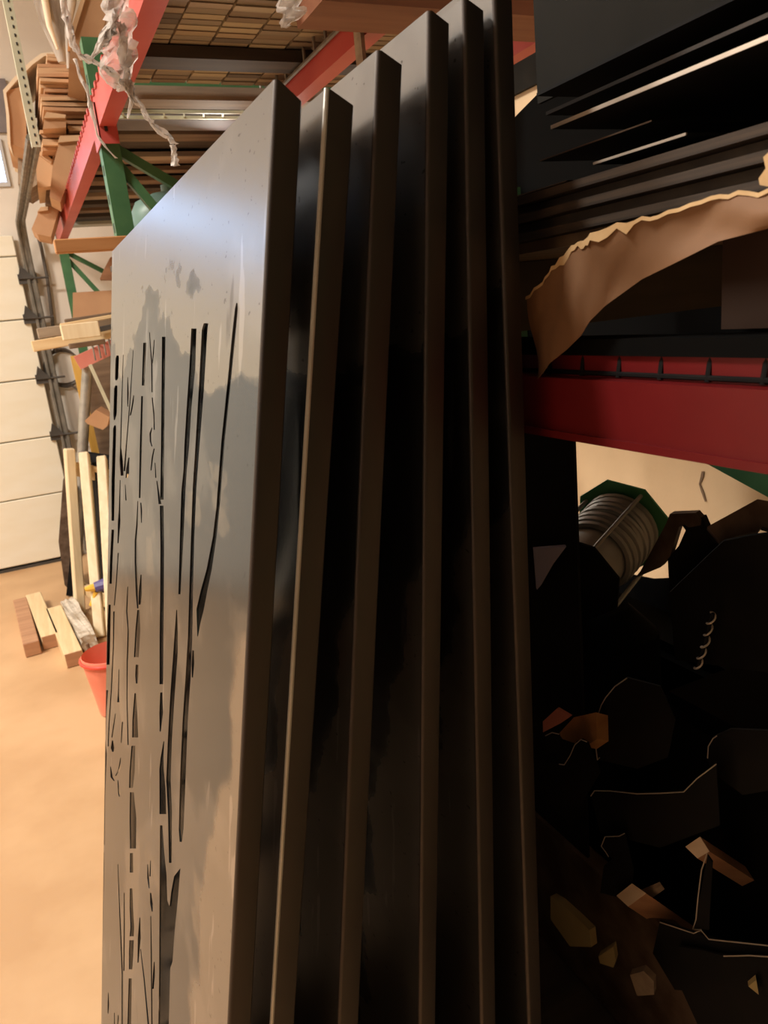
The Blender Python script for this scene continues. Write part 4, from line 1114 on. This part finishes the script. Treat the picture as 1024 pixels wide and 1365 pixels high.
# kraft paper hanging in front of the boards
up = [(0.441, 0.608, 1.696), (0.441, 0.588, 1.709), (0.441, 0.57, 1.72), (0.441, 0.546, 1.732), (0.441, 0.527, 1.738), (0.441, 0.508, 1.741), (0.441, 0.47, 1.745), (0.441, 0.443, 1.747), (0.441, 0.402, 1.75), (0.441, 0.375, 1.75), (0.441, 0.344, 1.745)]
lo = [(0.441, 0.607, 1.62), (0.441, 0.594, 1.627), (0.441, 0.575, 1.637), (0.441, 0.554, 1.649), (0.441, 0.538, 1.661), (0.441, 0.525, 1.673), (0.441, 0.51, 1.685), (0.441, 0.467, 1.703), (0.441, 0.425, 1.712), (0.441, 0.389, 1.722), (0.441, 0.343, 1.726)]
rows = []
for i, (a, b) in enumerate(zip(up, lo)):
    a, b = Vector(a), Vector(b)
    row = []
    for k in range(9):
        t = k / 8
        p = a.lerp(b, t)
        p.x += -0.003 + 0.004 * math.sin(i * 0.9 + 2.5 * t) + 0.0025 * math.sin(i * 2.1 - 6 * t) + 0.004 * t
        row.append(p)
    rows.append(row)
# finer columns along the torn top edge
fine = []
for i in range(len(rows) - 1):
    for k in range(4):
        t = k / 4
        fine.append([rows[i][j].lerp(rows[i + 1][j], t) for j in range(9)])
fine.append(rows[-1])
for r_ in fine:
    r_[0] = r_[0] + Vector((0, 0, R.uniform(-0.0018, 0.0018)))
pm = MB().grid(fine, (0.0005, 0, 0))
te = MB()
te.grid([[r_[0] + Vector((-0.0012, 0, 0.0016)), r_[0] + Vector((-0.0016, 0, -0.0012 - (R.uniform(0, 0.006) if 7 < i < 26 else 0.0)))] for i, r_ in enumerate(fine)], (0.0006, 0, 0))
smooth(thing('kraft_paper', 'brown kraft paper sheet with a torn pale edge hanging over the rack beam', 'paper', [pt('sheet', pm, 'kraft'), pt('torn_edge', te, 'kraft_torn', label='pale torn edge')]), 60)
single('paper_scrap', 'torn paper scrap poking out of the boards at the right frame side', 'paper', prism([(0.446, 0.354, 1.773), (0.446, 0.361, 1.769), (0.446, 0.359, 1.762), (0.446, 0.364, 1.757), (0.446, 0.363, 1.753), (0.446, 0.354, 1.75), (0.446, 0.346, 1.761)], (0.0015, 0, 0)), 'kraft_torn')

# dark plate and heap under the rack beam
dp = [(0.67, 0.837, 1.5), (0.67, 0.83, 1.406)]
single('steel_plate', 'black steel plate standing upright under the red beam beside the pans', 'steel plate', box((0.67, dp[0][1], 0.526), (0.675, 1.5, 1.54)), 'black_steel')
single('wall_stain', 'rusty drip mark on the beige wall behind the rack', 'stain', prism([(1.748, 1.594, 1.144), (1.748, 1.585, 1.145), (1.748, 1.588, 1.127), (1.748, 1.599, 1.104), (1.748, 1.587, 1.083), (1.748, 1.576, 1.055), (1.748, 1.581, 1.052), (1.748, 1.596, 1.082), (1.748, 1.604, 1.103)], (-0.001, 0, 0)), 'brown_wood')

# wire reel
ra = Vector([(0.92, 1.018, 1.28)][0])
rbk = Vector([(0.76, 0.954, 1.236)][0])
ax = (rbk - ra).normalized()
uu = (Vector((0, 0, 1)) - ax * ax.z).normalized()
vv = ax.cross(uu)
def hexa(c, r, ph=0.0, n_=8):
    return [c + (uu * math.cos(2 * math.pi * k / n_ + ph) + vv * math.sin(2 * math.pi * k / n_ + ph)) * r for k in range(n_)]
ln = (rbk - ra).length
parts = [pt('end_plate', prism(hexa(ra, 0.092, 0.2), -ax * 0.004), 'reel_green', label='green painted end plate'), pt('end_plate', prism(hexa(rbk, 0.082, 0.2), ax * 0.004), 'black_steel')]
cw = MB()
nt_ = 10
for k in range(nt_):
    c = ra + ax * (0.010 + (ln - 0.03) * 0.66 * k / (nt_ - 1))
    tilt = R.uniform(-0.006, 0.006)
    cw.tube([c + (uu * math.cos(2 * math.pi * j / 28) + vv * math.sin(2 * math.pi * j / 28)) * (0.064 - 0.003 * (k % 2)) + ax * (tilt * math.cos(2 * math.pi * j / 28)) for j in range(28)], 0.0065, 6, True)
parts.append(pt('wire_coil', cw, 'wire'))
parts.append(pt('core', tube([ra, rbk], 0.056, 20), 'wire'))
for k in (1, 3, 5, 7):
    o_ = (uu * math.cos(2 * math.pi * k / 8 + 0.2) + vv * math.sin(2 * math.pi * k / 8 + 0.2)) * 0.078
    parts.append(pt('tie_rod', tube([ra + o_, rbk + o_], 0.0038, 8), 'wire'))
smooth(thing('wire_reel', 'reel of grey wire with green end plate on the dark heap', 'reel', parts))

# dark tubs that carry the heap
single('storage_tub', 'black tub under the wire reel on the low shelf', 'tub', MB().box((0.94, 0.80, 0.526), (1.08, 1.5, 1.06)).bevel(0.02, 2), 'black_plastic')
single('storage_tub', 'black tub at the right, heaped with steel offcuts', 'tub', MB().box((0.76, 0.12, 0.526), (1.08, 0.79, 1.10)).bevel(0.02, 2), 'black_plastic')
sack = MB()
sp = [(0.8, 0.942, 1.202), (0.8, 0.945, 1.132), (0.8, 0.952, 1.058)]
sack.tube([(0.83, 0.98, 1.16), (0.83, 0.98, 1.12), (0.81, 0.98, 1.0), (0.81, 0.98, 0.76), (0.81, 0.97, 0.56), (0.81, 0.97, 0.528)], [0.05, 0.10, 0.118, 0.118, 0.1, 0.07], 16)
smooth(single('black_sack', 'black sack slumped under the wire reel', 'sack', sack, 'black_plastic'))
single('steel_plate', 'added black plate darkening the gap behind the wire reel and bracket', 'steel plate', prism([(1.09, 1.616, 0.967), (1.09, 1.186, 1.094), (1.09, 1.12, 1.103), (1.09, 0.869, 1.186), (1.09, 0.859, 0.9), (1.09, 1.658, 0.505)], (0.005, 0, 0)), 'black_steel')  # added dark fill over the bright wall behind the reel
single('card_offcut', 'pale lilac card wedged between the last pan and the wire reel', 'card', prism([(0.66, 0.929, 1.316), (0.66, 0.848, 1.34), (0.66, 0.881, 1.304), (0.66, 0.914, 1.26), (0.66, 0.926, 1.248)], (0.004, 0.008, 0)), 'lilac')

# bracket with a slot, angle and plate offcuts
br = prism([(0.8, 0.857, 1.254), (0.8, 0.85, 1.263), (0.8, 0.794, 1.357), (0.8, 0.787, 1.373), (0.8, 0.74, 1.384), (0.8, 0.73, 1.377), (0.8, 0.731, 1.368), (0.8, 0.752, 1.36), (0.8, 0.759, 1.363), (0.8, 0.77, 1.357), (0.8, 0.787, 1.307), (0.8, 0.806, 1.285)], (0.015, 0.006, 0))
br2 = prism([(0.805, 0.769, 1.359), (0.805, 0.76, 1.359), (0.805, 0.746, 1.339), (0.805, 0.757, 1.348)], (0.015, 0.006, 0))
bl = prism([(0.802, 0.749, 1.375), (0.802, 0.73, 1.379), (0.802, 0.712, 1.348), (0.802, 0.693, 1.346), (0.802, 0.698, 1.31), (0.802, 0.789, 1.237), (0.802, 0.793, 1.302), (0.802, 0.772, 1.327)], (0.015, 0.006, 0))
thing('steel_bracket', 'bent dark steel bracket with a square slot right of the wire reel', 'bracket', [pt('arm', br, 'rusty'), pt('tongue', br2, 'dark_steel'), pt('foot', bl, 'black_steel')])
single('steel_angle', 'rusty steel angle lying high at the right, tip against the wall', 'steel offcut', prism([(0.79, 0.71, 1.373), (0.79, 0.633, 1.426), (0.79, 0.592, 1.427), (0.79, 0.59, 1.39), (0.79, 0.625, 1.392), (0.79, 0.63, 1.385), (0.79, 0.654, 1.375), (0.79, 0.689, 1.357)], (0.012, 0.012, -0.01)), 'rusty')
single('steel_plate', 'dark plate with ragged edge under the rusty steel angle', 'steel plate', prism([(0.77, 0.683, 1.349), (0.77, 0.666, 1.367), (0.77, 0.626, 1.384), (0.77, 0.575, 1.401), (0.77, 0.567, 1.217), (0.77, 0.748, 1.164), (0.77, 0.758, 1.267)], (0.006, 0.004, 0)), 'black_steel')
ch = [Vector(p) for p in [(0.74, 0.654, 1.278), (0.74, 0.66, 1.257), (0.74, 0.665, 1.233), (0.74, 0.673, 1.209), (0.74, 0.679, 1.188)]]
au = MB()
pts = []
for k in range(61):
    t = k / 60
    i = min(int(t * 4), 3)
    c = ch[i].lerp(ch[i + 1], t * 4 - i)
    a = t * 10 * math.pi
    pts.append(c + Vector((math.sin(a) * 0.004, math.cos(a) * 0.0045, math.sin(a) * 0.0022)))
au.tube(pts, 0.0014, 6)
smooth(thing('twisted_rod', 'thin twisted steel rod glinting in the dark heap', 'rod', [pt('twist', au, 'bright_edge'), pt('core', tube(ch, 0.0022, 6), 'black_steel')]))
def rim_plate(label, outline, rim, m='black_steel', vec=(0.003, 0.002, 0), r=0.0008, name='steel_offcut'):
    ps = [pt('plate', prism(outline, vec), m)]
    ps.append(pt('cut_edge', tube(rim, r, 5), 'bright_edge', label='cut edge with painted glint'))  # edge highlight painted as a thin bright rim
    return thing(name, label, 'steel offcut', ps)
rim_plate('curved dark plate with a bright rounded edge beside the last pan', [(0.67, 0.808, 1.002), (0.67, 0.81, 1.036), (0.67, 0.802, 1.079), (0.67, 0.782, 1.12), (0.67, 0.763, 1.147), (0.67, 0.738, 1.171), (0.67, 0.676, 1.185), (0.67, 0.65, 1.148), (0.67, 0.663, 1.085), (0.67, 0.72, 1.035)], [(0.669, 0.799, 1.01), (0.669, 0.804, 1.003), (0.669, 0.809, 1.037), (0.669, 0.801, 1.08), (0.669, 0.792, 1.103), (0.669, 0.782, 1.12), (0.669, 0.762, 1.147), (0.669, 0.737, 1.171)])
rim_plate('dark plate with a curled bright edge at the right of the curved plate', [(0.69, 0.616, 1.102), (0.69, 0.615, 1.12), (0.69, 0.606, 1.139), (0.69, 0.58, 1.163), (0.69, 0.505, 1.198), (0.69, 0.502, 1.127), (0.69, 0.561, 1.081), (0.69, 0.607, 1.086)], [(0.69, 0.615, 1.103), (0.69, 0.614, 1.121), (0.69, 0.607, 1.136), (0.69, 0.601, 1.143)])
rim_plate('long dark plate with a thin bright upper edge in the middle of the heap', [(0.655, 0.805, 0.943), (0.655, 0.792, 0.961), (0.655, 0.758, 0.982), (0.655, 0.704, 1.01), (0.655, 0.662, 1.037), (0.655, 0.621, 1.064), (0.655, 0.587, 1.111), (0.655, 0.571, 1.134), (0.655, 0.564, 1.05), (0.655, 0.662, 0.949), (0.655, 0.786, 0.89)], [(0.654, 0.804, 0.945), (0.654, 0.795, 0.96), (0.654, 0.758, 0.982), (0.654, 0.704, 1.01), (0.654, 0.661, 1.037), (0.654, 0.62, 1.064), (0.654, 0.599, 1.096), (0.654, 0.57, 1.133)])
rim_plate('small wavy dark strip with bright edge beside the last pan', [(0.62, 0.869, 0.983), (0.62, 0.826, 1.0), (0.62, 0.803, 1.035), (0.62, 0.792, 1.058), (0.62, 0.778, 1.07), (0.62, 0.765, 1.072), (0.62, 0.74, 1.036), (0.62, 0.794, 0.94), (0.62, 0.874, 0.903)], [(0.62, 0.835, 0.997), (0.62, 0.822, 1.003), (0.62, 0.807, 1.027), (0.62, 0.795, 1.052), (0.62, 0.78, 1.069), (0.62, 0.767, 1.072)])
rim_plate('small curled scrap near the last pan below the pale pink card', [(0.62, 0.865, 1.035), (0.62, 0.845, 1.048), (0.62, 0.831, 1.05), (0.62, 0.834, 1.022), (0.62, 0.868, 0.997)], [(0.62, 0.867, 1.03), (0.62, 0.849, 1.045), (0.62, 0.832, 1.051)])
rim_plate('scalloped dark offcut with bright notches in the lower heap', [(0.64, 0.758, 0.907), (0.64, 0.715, 0.943), (0.64, 0.698, 0.893), (0.64, 0.706, 0.834), (0.64, 0.772, 0.796), (0.64, 0.762, 0.852), (0.64, 0.741, 0.88), (0.64, 0.756, 0.881), (0.64, 0.767, 0.882)], [(0.639, 0.714, 0.944), (0.639, 0.725, 0.932), (0.639, 0.756, 0.91), (0.639, 0.765, 0.887), (0.639, 0.755, 0.883), (0.639, 0.749, 0.879)])
rim_plate('bundle of thin bent rods standing below the upper timber end', [(0.645, 0.573, 1.004), (0.645, 0.585, 0.927), (0.645, 0.592, 0.876), (0.645, 0.569, 0.893), (0.645, 0.565, 0.999)], [(0.644, 0.573, 1.007), (0.644, 0.581, 0.977), (0.644, 0.586, 0.932), (0.644, 0.589, 0.894), (0.644, 0.594, 0.874), (0.644, 0.58, 0.885)])
rim_plate('flat dark bar with a bright edge running out at the lower right', [(0.64, 0.648, 0.844), (0.64, 0.589, 0.875), (0.64, 0.547, 0.897), (0.64, 0.456, 0.965), (0.64, 0.453, 0.898), (0.64, 0.621, 0.75), (0.64, 0.662, 0.777)], [(0.639, 0.647, 0.844), (0.639, 0.588, 0.875), (0.639, 0.576, 0.89), (0.639, 0.564, 0.886), (0.639, 0.456, 0.967)])
rim_plate('second dark bar with a short bright edge below the first at the lower right', [(0.63, 0.604, 0.844), (0.63, 0.568, 0.87), (0.63, 0.533, 0.892), (0.63, 0.449, 0.965), (0.63, 0.445, 0.874), (0.63, 0.572, 0.745), (0.63, 0.611, 0.79)], [(0.629, 0.532, 0.893), (0.629, 0.496, 0.926), (0.629, 0.448, 0.965)])

# timber ends and scraps in the heap
def stub(label, quad, vec, m='dark_wood', em='end_grain'):
    v = Vector(vec)
    q = [Vector(p) - v.normalized() * 0.001 for p in quad]
    return thing('timber_stub', label, 'lumber', [pt('timber', prism(quad, vec), m), pt('sawn_end', prism(q, v.normalized() * 0.0009), em)])
stub('upper of the two square timber ends showing in the dark heap', [(0.66, 0.622, 0.976), (0.66, 0.598, 1.008), (0.66, 0.583, 0.996), (0.66, 0.602, 0.972)], (0.16, 0.02, -0.16), 'red_wood')
stub('lower of the two square timber ends showing in the dark heap', [(0.63, 0.723, 0.833), (0.63, 0.69, 0.88), (0.63, 0.663, 0.884), (0.63, 0.699, 0.833)], (0.16, 0.0, -0.18), 'red_wood')
single('wood_strip', 'pale strip of wood behind the lower square timber end', 'lumber', prism([(0.65, 0.694, 0.857), (0.65, 0.658, 0.898), (0.65, 0.655, 0.895), (0.65, 0.682, 0.857)], (0.006, 0.0, -0.01)), 'grey_wood')
single('foam_offcut', 'yellowed curved foam piece beside the last pan in the lower heap', 'foam', prism([(0.6, 0.847, 0.75), (0.6, 0.823, 0.758), (0.6, 0.782, 0.762), (0.6, 0.751, 0.763), (0.6, 0.748, 0.734), (0.6, 0.801, 0.689), (0.6, 0.85, 0.702)], (0.015, 0.004, -0.004)), 'olive')
single('foam_offcut', 'small yellowed foam corner below the lower square timber end', 'foam', prism([(0.6, 0.732, 0.73), (0.6, 0.698, 0.778), (0.6, 0.694, 0.757), (0.6, 0.699, 0.739), (0.6, 0.729, 0.72)], (0.01, 0.006, 0)), 'olive')
single('foam_offcut', 'dull foam lump near the bottom right of the heap', 'foam', prism([(0.6, 0.665, 0.757), (0.6, 0.638, 0.789), (0.6, 0.619, 0.789), (0.6, 0.619, 0.766), (0.6, 0.651, 0.733)], (0.01, 0.006, 0)), 'grey_wood')
single('card_offcut', 'triangular pale scrap at the lower right of the heap', 'card', prism([(0.62, 0.489, 0.892), (0.62, 0.479, 0.911), (0.62, 0.475, 0.893)], (0.005, 0.005, 0)), 'olive')
single('card_offcut', 'pink and pale card standing beside the last pan under the wire reel', 'card', prism([(0.62, 0.873, 1.033), (0.62, 0.872, 1.053), (0.62, 0.835, 1.093), (0.62, 0.803, 1.095), (0.62, 0.826, 1.073)], (0.006, 0.002, 0)), 'pink_card')
single('lumber_offcut', 'orange brown timber block under the pink card', 'lumber', prism([(0.64, 0.859, 1.031), (0.64, 0.82, 1.079), (0.64, 0.769, 1.112), (0.64, 0.769, 1.069), (0.64, 0.796, 1.041), (0.64, 0.85, 1.026)], (0.03, 0.01, -0.02)), 'orange_wood')
single('steel_box', 'reddish dark steel box filling the bottom of the heap', 'steel box', MB().box((0.665, 0.30, 0.526), (0.695, 1.3, 0.80)).bevel(0.004), 'rusty')
